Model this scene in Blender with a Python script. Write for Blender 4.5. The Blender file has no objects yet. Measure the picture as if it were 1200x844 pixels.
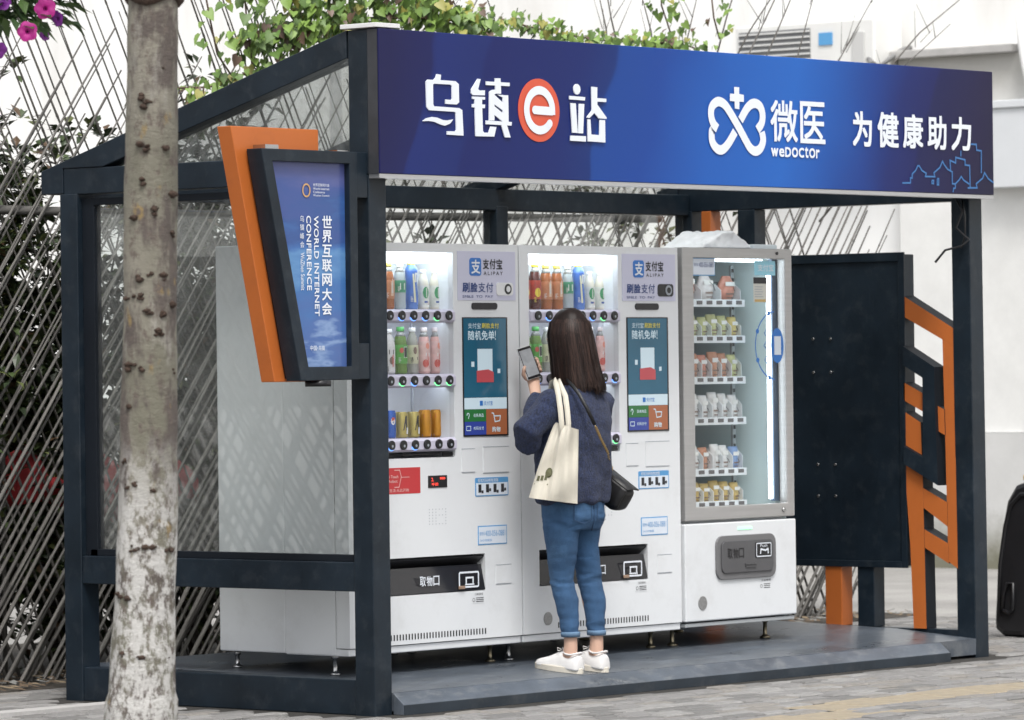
import bpy, bmesh, math, random
from mathutils import Vector, Matrix, noise
R_ = random.Random(7)
PI = math.pi
scene = bpy.context.scene
COL = scene.collection

# ---------------------------------------------------------------- camera
CAM = Vector((-14.48963, -13.12262, 1.47622))
FWD = Vector((0.76140364, 0.64827624, 0.00154922))
RGT = Vector((0.64824082, -0.76133206, -0.01254382))
UPV = Vector((0.00695238, -0.01055518, 0.99992012))
cd = bpy.data.cameras.new('camera')
cd.sensor_width = 36.0
cd.lens = 5409.12 * 36 / 1200
cd.clip_start = 0.5
cd.clip_end = 500
cd.dof.use_dof = True
cd.dof.focus_distance = 18.8
cd.dof.aperture_fstop = 8.0
co = bpy.data.objects.new('camera', cd)
COL.objects.link(co)
m = Matrix.Identity(4)
for i in range(3):
    m[i][0], m[i][1], m[i][2], m[i][3] = RGT[i], UPV[i], -FWD[i], CAM[i]
co.matrix_world = m
scene.camera = co

# ---------------------------------------------------------------- sky, sun, exposure (bright overcast)
SUN_EL, SUN_AZ = math.radians(58), math.radians(222)     # azimuth clockwise from +Y
w = bpy.data.worlds.new('World')
scene.world = w
w.use_nodes = True
nt = w.node_tree
bg = nt.nodes['Background']
sky = nt.nodes.new('ShaderNodeTexSky')
sky.sky_type = 'NISHITA'
sky.sun_disc = False
sky.sun_elevation = SUN_EL
sky.sun_rotation = SUN_AZ
sky.air_density = 1.0
sky.dust_density = 4.0
hs = nt.nodes.new('ShaderNodeHueSaturation')
hs.inputs['Saturation'].default_value = 0.18
nt.links.new(sky.outputs[0], hs.inputs['Color'])
nt.links.new(hs.outputs[0], bg.inputs[0])
bg.inputs[1].default_value = 0.15
sd = bpy.data.lights.new('sun', 'SUN')
sd.energy = 1.5
sd.angle = math.radians(16)
sd.color = (1.0, 0.97, 0.93)
so = bpy.data.objects.new('sun', sd)
COL.objects.link(so)
sdir = Vector((math.sin(SUN_AZ) * math.cos(SUN_EL), math.cos(SUN_AZ) * math.cos(SUN_EL), math.sin(SUN_EL)))
so.rotation_euler = sdir.to_track_quat('Z', 'Y').to_euler()
so.location = (0, 0, 12)
vs = scene.view_settings
vs.view_transform = 'Standard'
vs.look = 'None'
vs.gamma = 1.0
vs.use_curve_mapping = False
vs.exposure = 0.58
scene.cycles.max_bounces = 8
scene.cycles.transparent_max_bounces = 24
scene.cycles.caustics_reflective = False
scene.cycles.caustics_refractive = False

# ---------------------------------------------------------------- materials
MATS = {}
def srgb(r, g, b):
    f = lambda c: (c / 255 / 12.92) if c / 255 <= 0.04045 else ((c / 255 + 0.055) / 1.055) ** 2.4
    return (f(r), f(g), f(b))
def pm(name, col, rough=0.5, metal=0.0, var=0.0, scale=6.0, bump=0.0, bscale=40.0, spec=0.5, emit=None, estr=0.0,
       dirt=None, dscale=3.0, damt=0.5, stretch=None, coat=0.0, trans=0.0, sheen=0.0, rvar=0.0):
    if name in MATS:
        return MATS[name]
    mt = bpy.data.materials.new(name)
    mt.use_nodes = True
    n, l = mt.node_tree.nodes, mt.node_tree.links
    b = n['Principled BSDF']
    b.inputs['Base Color'].default_value = (*col, 1)
    b.inputs['Roughness'].default_value = rough
    b.inputs['Metallic'].default_value = metal
    b.inputs['Specular IOR Level'].default_value = spec
    b.inputs['Coat Weight'].default_value = coat
    b.inputs['Transmission Weight'].default_value = trans
    b.inputs['Sheen Weight'].default_value = sheen
    if emit:
        b.inputs['Emission Color'].default_value = (*emit, 1)
        b.inputs['Emission Strength'].default_value = estr
    tc = n.new('ShaderNodeTexCoord')
    vec = tc.outputs['Object']
    if stretch:
        mp = n.new('ShaderNodeMapping')
        mp.inputs['Scale'].default_value = stretch
        l.new(vec, mp.inputs[0]); vec = mp.outputs[0]
    if var > 0 or dirt:
        nz = n.new('ShaderNodeTexNoise')
        nz.inputs['Scale'].default_value = scale
        nz.inputs['Detail'].default_value = 6
        nz.inputs['Roughness'].default_value = 0.65
        l.new(vec, nz.inputs['Vector'])
        mr = n.new('ShaderNodeMapRange')
        mr.inputs[1].default_value = 0.25; mr.inputs[2].default_value = 0.75
        mr.inputs[3].default_value = 1 - var; mr.inputs[4].default_value = 1 + var
        l.new(nz.outputs[0], mr.inputs[0])
        mx = n.new('ShaderNodeVectorMath'); mx.operation = 'SCALE'
        mx.inputs[0].default_value = col
        l.new(mr.outputs[0], mx.inputs['Scale'])
        outc = mx.outputs[0]
        if dirt:
            n2 = n.new('ShaderNodeTexNoise')
            n2.inputs['Scale'].default_value = dscale
            n2.inputs['Detail'].default_value = 8
            n2.inputs['Roughness'].default_value = 0.7
            l.new(vec, n2.inputs['Vector'])
            r2 = n.new('ShaderNodeMapRange')
            r2.inputs[1].default_value = 0.52; r2.inputs[2].default_value = 0.7
            r2.inputs[3].default_value = 0; r2.inputs[4].default_value = damt
            l.new(n2.outputs[0], r2.inputs[0])
            mm = n.new('ShaderNodeMix'); mm.data_type = 'RGBA'
            l.new(r2.outputs[0], mm.inputs[0]); l.new(outc, mm.inputs[6])
            mm.inputs[7].default_value = (*dirt, 1)
            outc = mm.outputs[2]
        l.new(outc, b.inputs['Base Color'])
        if rvar:
            r3 = n.new('ShaderNodeMapRange')
            r3.inputs[3].default_value = max(0.02, rough - rvar); r3.inputs[4].default_value = rough + rvar
            l.new(nz.outputs[0], r3.inputs[0]); l.new(r3.outputs[0], b.inputs['Roughness'])
    if bump > 0:
        nb = n.new('ShaderNodeTexNoise')
        nb.inputs['Scale'].default_value = bscale
        nb.inputs['Detail'].default_value = 5
        l.new(vec, nb.inputs['Vector'])
        bp = n.new('ShaderNodeBump')
        bp.inputs['Strength'].default_value = bump
        bp.inputs['Distance'].default_value = 0.01
        l.new(nb.outputs[0], bp.inputs['Height']); l.new(bp.outputs[0], b.inputs['Normal'])
    MATS[name] = mt
    return mt
def glass(name, tint=(0.93, 0.96, 0.95), refl=0.05, rough=0.0, dust=0.0):
    mt = bpy.data.materials.new(name); mt.use_nodes = True
    n, l = mt.node_tree.nodes, mt.node_tree.links
    n.remove(n['Principled BSDF'])
    t = n.new('ShaderNodeBsdfTransparent'); t.inputs[0].default_value = (*tint, 1)
    g = n.new('ShaderNodeBsdfGlossy'); g.inputs['Roughness'].default_value = rough
    lw = n.new('ShaderNodeLayerWeight'); lw.inputs[0].default_value = 0.5       # 1 - cos, the same from both sides
    pw = n.new('ShaderNodeMath'); pw.operation = 'POWER'; pw.inputs[1].default_value = 5.0; l.new(lw.outputs['Facing'], pw.inputs[0])
    f = n.new('ShaderNodeMath'); f.operation = 'MULTIPLY_ADD'; f.inputs[1].default_value = 1 - refl; f.inputs[2].default_value = refl; l.new(pw.outputs[0], f.inputs[0])
    mx = n.new('ShaderNodeMixShader')
    l.new(f.outputs[0], mx.inputs[0]); l.new(t.outputs[0], mx.inputs[1]); l.new(g.outputs[0], mx.inputs[2])
    last = mx.outputs[0]
    if dust:
        tc = n.new('ShaderNodeTexCoord')
        nz = n.new('ShaderNodeTexNoise'); nz.inputs['Scale'].default_value = 5; nz.inputs['Detail'].default_value = 8
        l.new(tc.outputs['Object'], nz.inputs['Vector'])
        mr = n.new('ShaderNodeMapRange'); mr.inputs[1].default_value = .35; mr.inputs[2].default_value = .75
        mr.inputs[3].default_value = dust * .4; mr.inputs[4].default_value = dust * 1.6
        l.new(nz.outputs[0], mr.inputs[0])
        d = n.new('ShaderNodeBsdfDiffuse'); d.inputs[0].default_value = (.6, .6, .58, 1)
        m2 = n.new('ShaderNodeMixShader')
        l.new(mr.outputs[0], m2.inputs[0]); l.new(last, m2.inputs[1]); l.new(d.outputs[0], m2.inputs[2])
        last = m2.outputs[0]
    l.new(last, n['Material Output'].inputs[0])
    return mt

navy = pm('navy_metal', (0.0095, 0.0165, 0.025), 0.36, 0.0, 0.35, 3.5, 0.10, 14, spec=0.34, dirt=(0.055, 0.062, 0.07), dscale=11, damt=0.3, rvar=0.12)
navy_dark = pm('navy_inner', (0.008, 0.011, 0.016), 0.55, 0, 0.2, 3, spec=0.2)
orange = pm('orange_paint', (0.50, 0.135, 0.028), 0.42, 0.0, 0.06, 2.5, 0.02, 250, dirt=(0.32, 0.09, 0.03), dscale=7, damt=0.25)
white_p = pm('white_enamel', (0.71, 0.73, 0.75), 0.26, 0, 0.03, 1.5, 0.03, 6, dirt=(0.48, 0.48, 0.47), dscale=4.5, damt=0.22)
white_in = pm('white_liner', (0.75, 0.78, 0.80), 0.45)
lilac = pm('lilac_strip', (0.55, 0.53, 0.64), 0.45, var=.03)
steel = pm('brushed_steel', (0.46, 0.455, 0.45), 0.42, 0.55, 0.08, 3, stretch=(1, 1, 20))
chrome = pm('leg_chrome', (0.5, 0.5, 0.5), 0.25, 1.0)
brass = pm('leg_brass', (0.30, 0.26, 0.18), 0.35, 1.0, .2, 30)
black_p = pm('black_plastic', (0.012, 0.012, 0.014), 0.38, 0, 0.2, 20)
dark_gap = pm('dark_seam', (0.03, 0.03, 0.035), 0.7)
letter_w = pm('letter_white', (0.74, 0.78, 0.84), 0.5)
letter_n = pm('letter_navy', (0.03, 0.06, 0.2), 0.5)
letter_k = pm('letter_black', (0.02, 0.02, 0.025), 0.5)
pane = glass('pane_glass', (0.97, 0.985, 0.98), 0.095, dust=0.04)
pane_clean = glass('display_glass', (0.985, 0.99, 0.99), 0.02)
led = pm('led_tube', (0.9, 0.95, 1), 0.5, emit=(0.86, 0.95, 1.0), estr=4.5)

# ---------------------------------------------------------------- mesh helpers
class MB:
    def __init__(s):
        s.v, s.f, s.m, s.sm = [], [], [], []
    def add(s, vs, fs, m=0, smooth=False):
        o = len(s.v)
        s.v += [tuple(v) for v in vs]
        for f in fs:
            s.f.append(tuple(i + o for i in f)); s.m.append(m); s.sm.append(smooth)
        return s
    def box(s, x0, x1, y0, y1, z0, z1, m=0):
        return s.add([(x0, y0, z0), (x1, y0, z0), (x1, y1, z0), (x0, y1, z0), (x0, y0, z1), (x1, y0, z1), (x1, y1, z1), (x0, y1, z1)],
                     [(0, 3, 2, 1), (4, 5, 6, 7), (0, 1, 5, 4), (1, 2, 6, 5), (2, 3, 7, 6), (3, 0, 4, 7)], m)
    def poly(s, pts, m=0):
        return s.add(pts, [tuple(range(len(pts)))], m)
    def prism(s, pts, vec, m=0, ms=None):
        n = len(pts); vec = Vector(vec)
        q = [Vector(p) for p in pts] + [Vector(p) + vec for p in pts]
        s.add(q, [tuple(range(n)), tuple(range(2 * n - 1, n - 1, -1))], m)
        o = len(s.v) - 2 * n
        for i in range(n):
            j = (i + 1) % n
            s.f.append((o + j, o + i, o + n + i, o + n + j)); s.m.append(m if ms is None else ms); s.sm.append(False)
        return s
    def rings(s, rs, m=0, smooth=True, cap=True, closed=True):
        n = len(rs[0]); vs = [p for r in rs for p in r]; fs = []
        for a in range(len(rs) - 1):
            for i in range(n if closed else n - 1):
                j = (i + 1) % n
                fs.append((a * n + i, a * n + j, (a + 1) * n + j, (a + 1) * n + i))
        if cap and closed:
            fs.append(tuple(range(n - 1, -1, -1))); fs.append(tuple((len(rs) - 1) * n + i for i in range(n)))
        return s.add(vs, fs, m, smooth)
    def tube(s, path, rad, n=8, m=0, cap=True, flat=1.0):
        P = [Vector(p) for p in path]
        if not hasattr(rad, '__len__'):
            rad = [rad] * len(P)
        t0 = (P[1] - P[0]).normalized()
        up = Vector((0, 0, 1)) if abs(t0.z) < 0.9 else Vector((0, 1, 0))
        u = t0.cross(up).normalized()
        rs = []
        for i, p in enumerate(P):
            t = (P[min(i + 1, len(P) - 1)] - P[max(i - 1, 0)]).normalized()
            u = (u - t * u.dot(t)).normalized(); w_ = t.cross(u)
            rs.append([p + u * math.cos(k * 2 * PI / n) * rad[i] + w_ * math.sin(k * 2 * PI / n) * rad[i] * flat for k in range(n)])
        return s.rings(rs, m, True, cap)
    def lathe(s, prof, c=(0, 0, 0), n=16, m=0, smooth=True):
        rs = [[(c[0] + r * math.cos(k * 2 * PI / n), c[1] + r * math.sin(k * 2 * PI / n), c[2] + z) for k in range(n)] for r, z in prof]
        return s.rings(rs, m, smooth)
    def cyl(s, p0, p1, r, n=14, m=0):
        s.tube([p0, p1], r, n, m); 
        for i in range(len(s.sm) - 2, len(s.sm)): s.sm[i] = False
        return s
    def text(s, body, x0, x1, z0, z1, y, m=0, bold=0.0, rot=False):
        v, f = glyph_mesh(body)
        if not v: return s
        xs = [a for a, b in v]; ys = [b for a, b in v]
        ax, bx, ay, by = min(xs), max(xs), min(ys), max(ys)
        ex, ez = (bold * (x1 - x0), bold * (z1 - z0)) if len(body) == 1 else (bold * .3 * (z1 - z0), bold * (z1 - z0))
        if rot: ex, ez = bold * (x1 - x0), bold * .3 * (x1 - x0)
        for i, (dx, dz) in enumerate(((0, 0), (1, 1), (-1, 1), (1, -1), (-1, -1)) if bold else ((0, 0),)):
            pts = []
            for a, b in v:
                p, q = (a - ax) / (bx - ax), (b - ay) / (by - ay)
                if rot: p, q = q, 1 - p
                pts.append((x0 + ex + p * (x1 - x0 - 2 * ex) + dx * ex, y - i * .00006, z0 + ez + q * (z1 - z0 - 2 * ez) + dz * ez))
            s.add(pts, f, m)
        return s
    def stroke(s, pts, wd, y, m=0, closed=False):
        # a flat ribbon of width wd along 2-D points (x, z) in the plane of constant y
        P = [Vector((a, b)) for a, b in pts]; n = len(P); L, Rr = [], []
        for i in range(n):
            d0 = (P[i] - P[i - 1]) if i > 0 else (P[1] - P[0])
            d1 = (P[i + 1] - P[i]) if i < n - 1 else (P[-1] - P[-2])
            d0.normalize(); d1.normalize()
            t = d0 + d1
            if t.length < 1e-3: t = d1
            t.normalize(); nn = Vector((-t.y, t.x)); k = wd / 2 / max(0.5, nn.dot(Vector((-d1.y, d1.x))))
            L.append(P[i] + nn * k); Rr.append(P[i] - nn * k)
        vs = [(a.x, y, a.y) for a in L] + [(a.x, y, a.y) for a in Rr]
        return s.add(vs, [(i, n + i, n + i + 1, i + 1) for i in range(n - 1)], m)
    def mesh(s, name, mats, off=(0, 0, 0)):
        me = bpy.data.meshes.new(name)
        o = Vector(off)
        me.from_pydata([tuple(Vector(v) - o) for v in s.v], [], s.f)
        for mt in (mats if isinstance(mats, (list, tuple)) else [mats]):
            me.materials.append(mt)
        me.polygons.foreach_set('material_index', s.m)
        me.polygons.foreach_set('use_smooth', s.sm)
        if any(mt.name.endswith('_glass') for mt in me.materials):
            bm = bmesh.new(); bm.from_mesh(me); bmesh.ops.recalc_face_normals(bm, faces=bm.faces); bm.to_mesh(me); bm.free()
        me.update()
        return me
    def build(s, name, mats, parent=None, bevel=0.0, seg=2):
        off = wloc(parent) if parent else (0, 0, 0)
        o = bpy.data.objects.new(name, s.mesh(name, mats, off))
        COL.objects.link(o)
        if parent: o.parent = parent
        if bevel:
            bv = o.modifiers.new('bevel', 'BEVEL'); bv.width = bevel; bv.segments = seg
            bv.limit_method = 'ANGLE'; bv.angle_limit = math.radians(40); bv.harden_normals = False
        return o
def wloc(o):
    v = Vector((0, 0, 0))
    while o is not None:
        v += o.location; o = o.parent
    return v
GC = {}
def glyph_mesh(body):
    k = body
    if k in GC: return GC[k]
    c = bpy.data.curves.new('t', 'FONT'); c.body = body; c.resolution_u = 3
    o = bpy.data.objects.new('t', c); COL.objects.link(o)
    bpy.context.view_layer.update()
    me = bpy.data.meshes.new_from_object(o.evaluated_get(bpy.context.evaluated_depsgraph_get()))
    r = ([(v.co.x, v.co.y) for v in me.vertices], [tuple(p.vertices) for p in me.polygons])
    bpy.data.objects.remove(o); bpy.data.curves.remove(c); bpy.data.meshes.remove(me)
    GC[k] = r
    return r
def thing(name, label, cat, loc=(0, 0, 0), group=None, rot=None):
    o = bpy.data.objects.new(name, None); COL.objects.link(o)
    o.location = loc; o.empty_display_size = 0.05
    if rot: o.rotation_euler = rot
    tag(o, label, cat, group)
    return o
def tag(o, label=None, cat=None, group=None, kind=None):
    if label: o['label'] = label
    if cat: o['category'] = cat
    if group: o['group'] = group
    if kind: o['kind'] = kind
    return o
def copy_tree(o, parent=None):
    c = o.copy(); COL.objects.link(c); c.parent = parent
    for ch in o.children: copy_tree(ch, c)
    return c
def remeshed(mb, name, mat, parent, voxel, smooth=4, post=None, label=None):
    o = bpy.data.objects.new('tmp', mb.mesh('tmp', mat)); COL.objects.link(o)
    r = o.modifiers.new('r', 'REMESH'); r.mode = 'VOXEL'; r.voxel_size = voxel; r.use_smooth_shade = True
    sm = o.modifiers.new('s', 'SMOOTH'); sm.iterations = smooth; sm.factor = 0.5
    bpy.context.view_layer.update()
    me = bpy.data.meshes.new_from_object(o.evaluated_get(bpy.context.evaluated_depsgraph_get()))
    bpy.data.objects.remove(o)
    if post:
        nv = [v.normal.copy() for v in me.vertices]
        for v, nn in zip(me.vertices, nv): v.co = v.co + nn * post(v.co)
    off = wloc(parent) if parent else Vector((0, 0, 0))
    for v in me.vertices: v.co -= off
    me.materials.clear()
    for mt in (mat if isinstance(mat, (list, tuple)) else [mat]): me.materials.append(mt)
    for p in me.polygons: p.use_smooth = True
    me.name = name
    b = bpy.data.objects.new(name, me); COL.objects.link(b)
    if parent: b.parent = parent
    return b
def px(P):                                   # picture position of a world point, in 1200-wide pixels
    d = Vector(P) - CAM; z = d.dot(FWD)
    return 600 + 5409.12 * d.dot(RGT) / z, 422 - 5409.12 * d.dot(UPV) / z

# ================================================================ SETTING
# ---------------------------------------------------------------- ground
def ground_mat():
    mt = bpy.data.materials.new('concrete_ground'); mt.use_nodes = True
    n, l = mt.node_tree.nodes, mt.node_tree.links
    b = n['Principled BSDF']; b.inputs['Roughness'].default_value = 0.85
    tc = n.new('ShaderNodeTexCoord')
    n1 = n.new('ShaderNodeTexNoise'); n1.inputs['Scale'].default_value = 0.9; n1.inputs['Detail'].default_value = 9; n1.inputs['Roughness'].default_value = .7
    n2 = n.new('ShaderNodeTexNoise'); n2.inputs['Scale'].default_value = 60; n2.inputs['Detail'].default_value = 3
    l.new(tc.outputs['Object'], n1.inputs['Vector']); l.new(tc.outputs['Object'], n2.inputs['Vector'])
    cr = n.new('ShaderNodeValToRGB')
    cr.color_ramp.elements[0].position = .3; cr.color_ramp.elements[0].color = (.20, .195, .185, 1)
    cr.color_ramp.elements[1].position = .7; cr.color_ramp.elements[1].color = (.34, .33, .315, 1)
    l.new(n1.outputs[0], cr.inputs[0])
    mx = n.new('ShaderNodeMix'); mx.data_type = 'RGBA'; mx.blend_type = 'OVERLAY'; mx.inputs[0].default_value = .35
    l.new(cr.outputs[0], mx.inputs[6]); l.new(n2.outputs[0], mx.inputs[7])
    l.new(mx.outputs[2], b.inputs['Base Color'])
    bp = n.new('ShaderNodeBump'); bp.inputs['Strength'].default_value = .25; bp.inputs['Distance'].default_value = .01
    l.new(n2.outputs[0], bp.inputs['Height']); l.new(bp.outputs[0], b.inputs['Normal'])
    return mt
g = MB(); g.poly([(-120, -120, 0), (160, -120, 0), (160, 160, 0), (-120, 160, 0)])
ground = tag(g.build('ground', ground_mat()), kind='structure')

# paving of small grey blocks laid in running bond on a dark bed, laid parallel to the kiosk front
bed = MB().poly([(-3.45, -2.95, .004), (7.4, -2.95, .004), (7.4, 2.45, .004), (-3.45, 2.45, .004)])
paving = tag(bed.build('paving', pm('joint_sand', (.03, .028, .025), .95, var=.3, scale=30, bump=.3, bscale=200)), kind='structure')
pav_m = [pm('paver_%s' % nm, c, .82, 0, .18, 22, .35, 160, dirt=(.10, .095, .085), dscale=14, damt=.4) for nm, c in
         (('ash', (.215, .21, .205)), ('pale', (.265, .26, .252)), ('stone', (.165, .162, .157)), ('warm', (.225, .212, .195)))]
tact_m = pm('tan_tactile', (.31, .262, .19), .8, 0, .18, 25, .3, 200, dirt=(.22, .205, .18), dscale=16, damt=.85)
def paver_mb(lx, ly, h=.03):
    e = .006
    q = MB()
    q.add([(0, 0, 0), (lx, 0, 0), (lx, ly, 0), (0, ly, 0), (0, 0, h - e), (lx, 0, h - e), (lx, ly, h - e), (0, ly, h - e),
           (e, e, h), (lx - e, e, h), (lx - e, ly - e, h), (e, ly - e, h)],
          [(0, 1, 5, 4), (1, 2, 6, 5), (2, 3, 7, 6), (3, 0, 4, 7), (4, 5, 9, 8), (5, 6, 10, 9), (6, 7, 11, 10), (7, 4, 8, 11), (8, 9, 10, 11)])
    return q
PSH = [paver_mb(.189, .088).mesh('paver', mt) for mt in pav_m] + [paver_mb(.290, .290).mesh('tactile_paver', tact_m)]
def is_tactile(x, y):
    return (-1.52 < y < -1.2 and x > 1.25) or (-1.82 < y < -1.5 and -.35 < x <= 1.25)
cand = []
y = -2.9; row = 0
while y < 2.4:
    x = -3.4 + (row % 2) * .1
    while x < 7.3:
        blocked = (-.28 < y < 1.95 and -.12 < x + .1 < 4.62) or is_tactile(x + .1, y + .05)
        if not blocked:
            u, v = px((x + .1, y + .05, .02))
            vis = -30 < u < 1230 and v < 862 and not (-.2 < y and y < 2.5 and .3 < x < 4.4)
            cand.append((vis, -v, x, y, 0))
        x += .2
    y += .1; row += 1
for k in range(22):
    cand.append((1.25 + k * .3 < 6, -900, 1.25 + k * .3, -1.5, 1))
for k in range(6):
    cand.append((True, -900, -.33 + k * .3 - .02, -1.8, 1))
cand.sort(key=lambda c: (not c[0], c[1]))
rest = [MB() for _ in range(5)]
for i, (vis, _, x, y, t) in enumerate(cand):
    jz = -.022 + R_.uniform(-.005, .004); k = 4 if t else R_.choices(range(4), (5, 3, 3, 2))[0]
    if vis and i < 298:
        o = bpy.data.objects.new('tactile_paver' if t else 'paver', PSH[k]); COL.objects.link(o)
        o.parent = paving; o.location = (x + .003, y + .003, jz + .004)
        o.rotation_euler = (R_.uniform(-.014, .014), R_.uniform(-.014, .014), R_.uniform(-.008, .008))
    else:
        q = paver_mb(.290, .290) if t else paver_mb(.189, .088)
        rest[k].add([(a + x + .003, b + y + .003, c + jz + .004) for a, b, c in q.v], q.f)
for k, q in enumerate(rest):
    if q.v:
        o = q.build('paver_field', tact_m if k == 4 else pav_m[k], paving); o['kind'] = 'stuff'
tag(MB().box(-3.2, -.15, 1.28, 1.40, .0, .030).build('edging_strip', pm('pale_granite', (.42, .41, .40), .8, var=.1, scale=40, bump=.2)), kind='structure')

# planting soil and litter behind the kiosk
soil = MB().poly([(-6, 2.45, .006), (7.6, 2.45, .006), (7.6, 5.2, .006), (-6, 5.2, .006)])
tag(soil.build('soil', pm('soil', (.05, .043, .035), .95, var=.4, scale=8, bump=.8, bscale=30)), kind='structure')
lit = MB()
for _ in range(1500):
    x, y = R_.uniform(-1, 7.5), R_.uniform(2.42, 3.3); s_ = R_.uniform(.015, .045); a = R_.uniform(0, PI); h = R_.uniform(.01, .03)
    c, sn = math.cos(a) * s_, math.sin(a) * s_; tz = R_.uniform(-.4, .4) * s_
    lit.add([(x - c, y - sn, h), (x + sn * .5, y - c * .5, h + .008), (x + c, y + sn, h + tz * .3 + .01), (x - sn * .5, y + c * .5, h + .004)], [(0, 1, 2, 3)], R_.choice((0, 0, 1, 2)))
tag(lit.build('leaf_litter', [pm('litter_brown', (.12, .085, .055), .9), pm('litter_tan', (.22, .17, .11), .9), pm('litter_grey', (.2, .2, .19), .9)]),
    'scattered dry leaves and chips along the foot of the bamboo fence', 'leaf litter', kind='stuff')

# ---------------------------------------------------------------- white building behind
def wall_mat():
    mt = bpy.data.materials.new('white_render'); mt.use_nodes = True
    n, l = mt.node_tree.nodes, mt.node_tree.links
    b = n['Principled BSDF']; b.inputs['Roughness'].default_value = .85
    tc = n.new('ShaderNodeTexCoord')
    mp = n.new('ShaderNodeMapping'); mp.inputs['Scale'].default_value = (1, 1, .22)
    l.new(tc.outputs['Object'], mp.inputs[0])
    nz = n.new('ShaderNodeTexNoise'); nz.inputs['Scale'].default_value = 1.3; nz.inputs['Detail'].default_value = 8; nz.inputs['Roughness'].default_value = .65
    l.new(mp.outputs[0], nz.inputs['Vector'])
    cr = n.new('ShaderNodeValToRGB')
    cr.color_ramp.elements[0].position = .34; cr.color_ramp.elements[0].color = (.74, .73, .70, 1)
    cr.color_ramp.elements[1].position = .56; cr.color_ramp.elements[1].color = (.88, .88, .87, 1)
    l.new(nz.outputs[0], cr.inputs[0]); l.new(cr.outputs[0], b.inputs['Base Color'])
    return mt
def stain_mat(name, lo, hi, c0, c1, base):
    # rendered wall with grey weather stains in its own irregular band between two heights
    mt = bpy.data.materials.new(name); mt.use_nodes = True
    n, l = mt.node_tree.nodes, mt.node_tree.links
    b = n['Principled BSDF']; b.inputs['Roughness'].default_value = .9
    tc = n.new('ShaderNodeTexCoord'); sp = n.new('ShaderNodeSeparateXYZ'); l.new(tc.outputs['Object'], sp.inputs[0])
    nz = n.new('ShaderNodeTexNoise'); nz.inputs['Scale'].default_value = 2.2; nz.inputs['Detail'].default_value = 9; nz.inputs['Roughness'].default_value = .7
    l.new(tc.outputs['Object'], nz.inputs['Vector'])
    ad = n.new('ShaderNodeMath'); ad.operation = 'MULTIPLY_ADD'; ad.inputs[1].default_value = .7; l.new(nz.outputs[0], ad.inputs[0]); l.new(sp.outputs[2], ad.inputs[2])
    mr = n.new('ShaderNodeMapRange'); mr.inputs[1].default_value = lo + .35; mr.inputs[2].default_value = hi + .35
    l.new(ad.outputs[0], mr.inputs[0])
    mx = n.new('ShaderNodeMix'); mx.data_type = 'RGBA'; mx.inputs[6].default_value = (*c0, 1); mx.inputs[7].default_value = (*c1, 1)
    l.new(mr.outputs[0], mx.inputs[0])
    m2 = n.new('ShaderNodeMix'); m2.data_type = 'RGBA'; m2.blend_type = 'MULTIPLY'; m2.inputs[0].default_value = .35
    l.new(mx.outputs[2], m2.inputs[6]); l.new(nz.outputs[0], m2.inputs[7])
    l.new(m2.outputs[2], b.inputs['Base Color'])
    return mt
wm = wall_mat()
bld = thing('white_building', 'white rendered building wall with grey stained base behind the fence', 'building', (12.95, 6, 0))
MB().box(12.95, 18, -14, 34, 0, 9).build('wall', wm, bld)
MB().box(12.70, 12.947, -10, 6.33, .97, 3.66).build('lower_wall', stain_mat('stained_render', 3.05, 3.5, (.86, .86, .84), (.50, .49, .46), 0), bld)
MB().box(12.63, 12.70, 5.3, 6.36, 3.66, 3.72).box(12.70, 12.947, -10, 6.36, 3.663, 3.72).build('coping', pm('grey_coping', (.42, .41, .40), .8, var=.15), bld, .008)
MB().box(12.66, 12.945, -10, 20, 0, .967).build('dado', stain_mat('grey_dado', .05, .45, (.22, .215, .16), (.66, .66, .65), 0), bld)
MB().box(12.55, 12.70, 1.8, 5.52, 2.7, 3.26).box(12.53, 12.7, 1.8, 5.54, 3.26, 3.315).build('duct_casing', pm('pale_grey_casing', (.62, .64, .66), .5, var=.03), bld, .006)
pp = MB(); pp.tube([(12.6, 5.2, 3.95), (12.6, 5.18, 3.7), (12.58, 5.14, 3.55), (12.6, 5.1, 3.36), (12.6, 5.1, 3.31)], .04, 10); pp.build('drain_pipe', pm('pvc_white', (.78, .78, .77), .4), bld)
MB().box(12.93, 12.952, 12.0, 12.12, 0, 9).build('wall_joint', pm('joint_grey', (.5, .5, .5), .8), bld)
# air conditioner on brackets
ac = thing('air_conditioner', 'white outdoor air conditioner unit with blue label on the building wall', 'air conditioner', (12.7, 7.0, 3.42))
MB().box(12.45, 12.80, 6.36, 7.62, 3.43, 3.96).build('casing', pm('aged_white_metal', (.74, .74, .72), .5, var=.06, scale=5), ac, .02, 3)
gr = MB().box(12.443, 12.449, 6.93, 7.58, 3.47, 3.91).build('grille_back', pm('grille_dark', (.16, .165, .17), .7), ac)
for k in range(11):
    MB().box(12.432, 12.442, 6.93, 7.58, 3.475 + k * .041, 3.487 + k * .041).build('grille_slat', pm('grille_white', (.66, .66, .65), .5), ac)
MB().box(12.44, 12.449, 6.73, 6.85, 3.78, 3.87).build('maker_label', pm('label_blue', (.10, .33, .62), .5), ac)
MB().box(12.435, 12.449, 6.44, 6.55, 3.62, 3.86).build('valve_cover', pm('valve_grey', (.55, .55, .54), .6), ac, .005)
for yy in (6.5, 7.48): MB().box(12.48, 12.95, yy, yy + .03, 3.40, 3.429).build('bracket', pm('bracket_grey', (.35, .35, .35), .6), ac)
pp = MB(); pp.tube([(12.46, 6.42, 3.66), (12.4, 6.35, 3.63), (12.42, 6.28, 3.6), (12.55, 6.3, 3.66), (12.8, 6.36, 3.74), (12.95, 6.4, 3.76)], .018, 8); pp.build('hose', pm('hose_grey', (.2, .2, .2), .7), ac)

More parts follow.
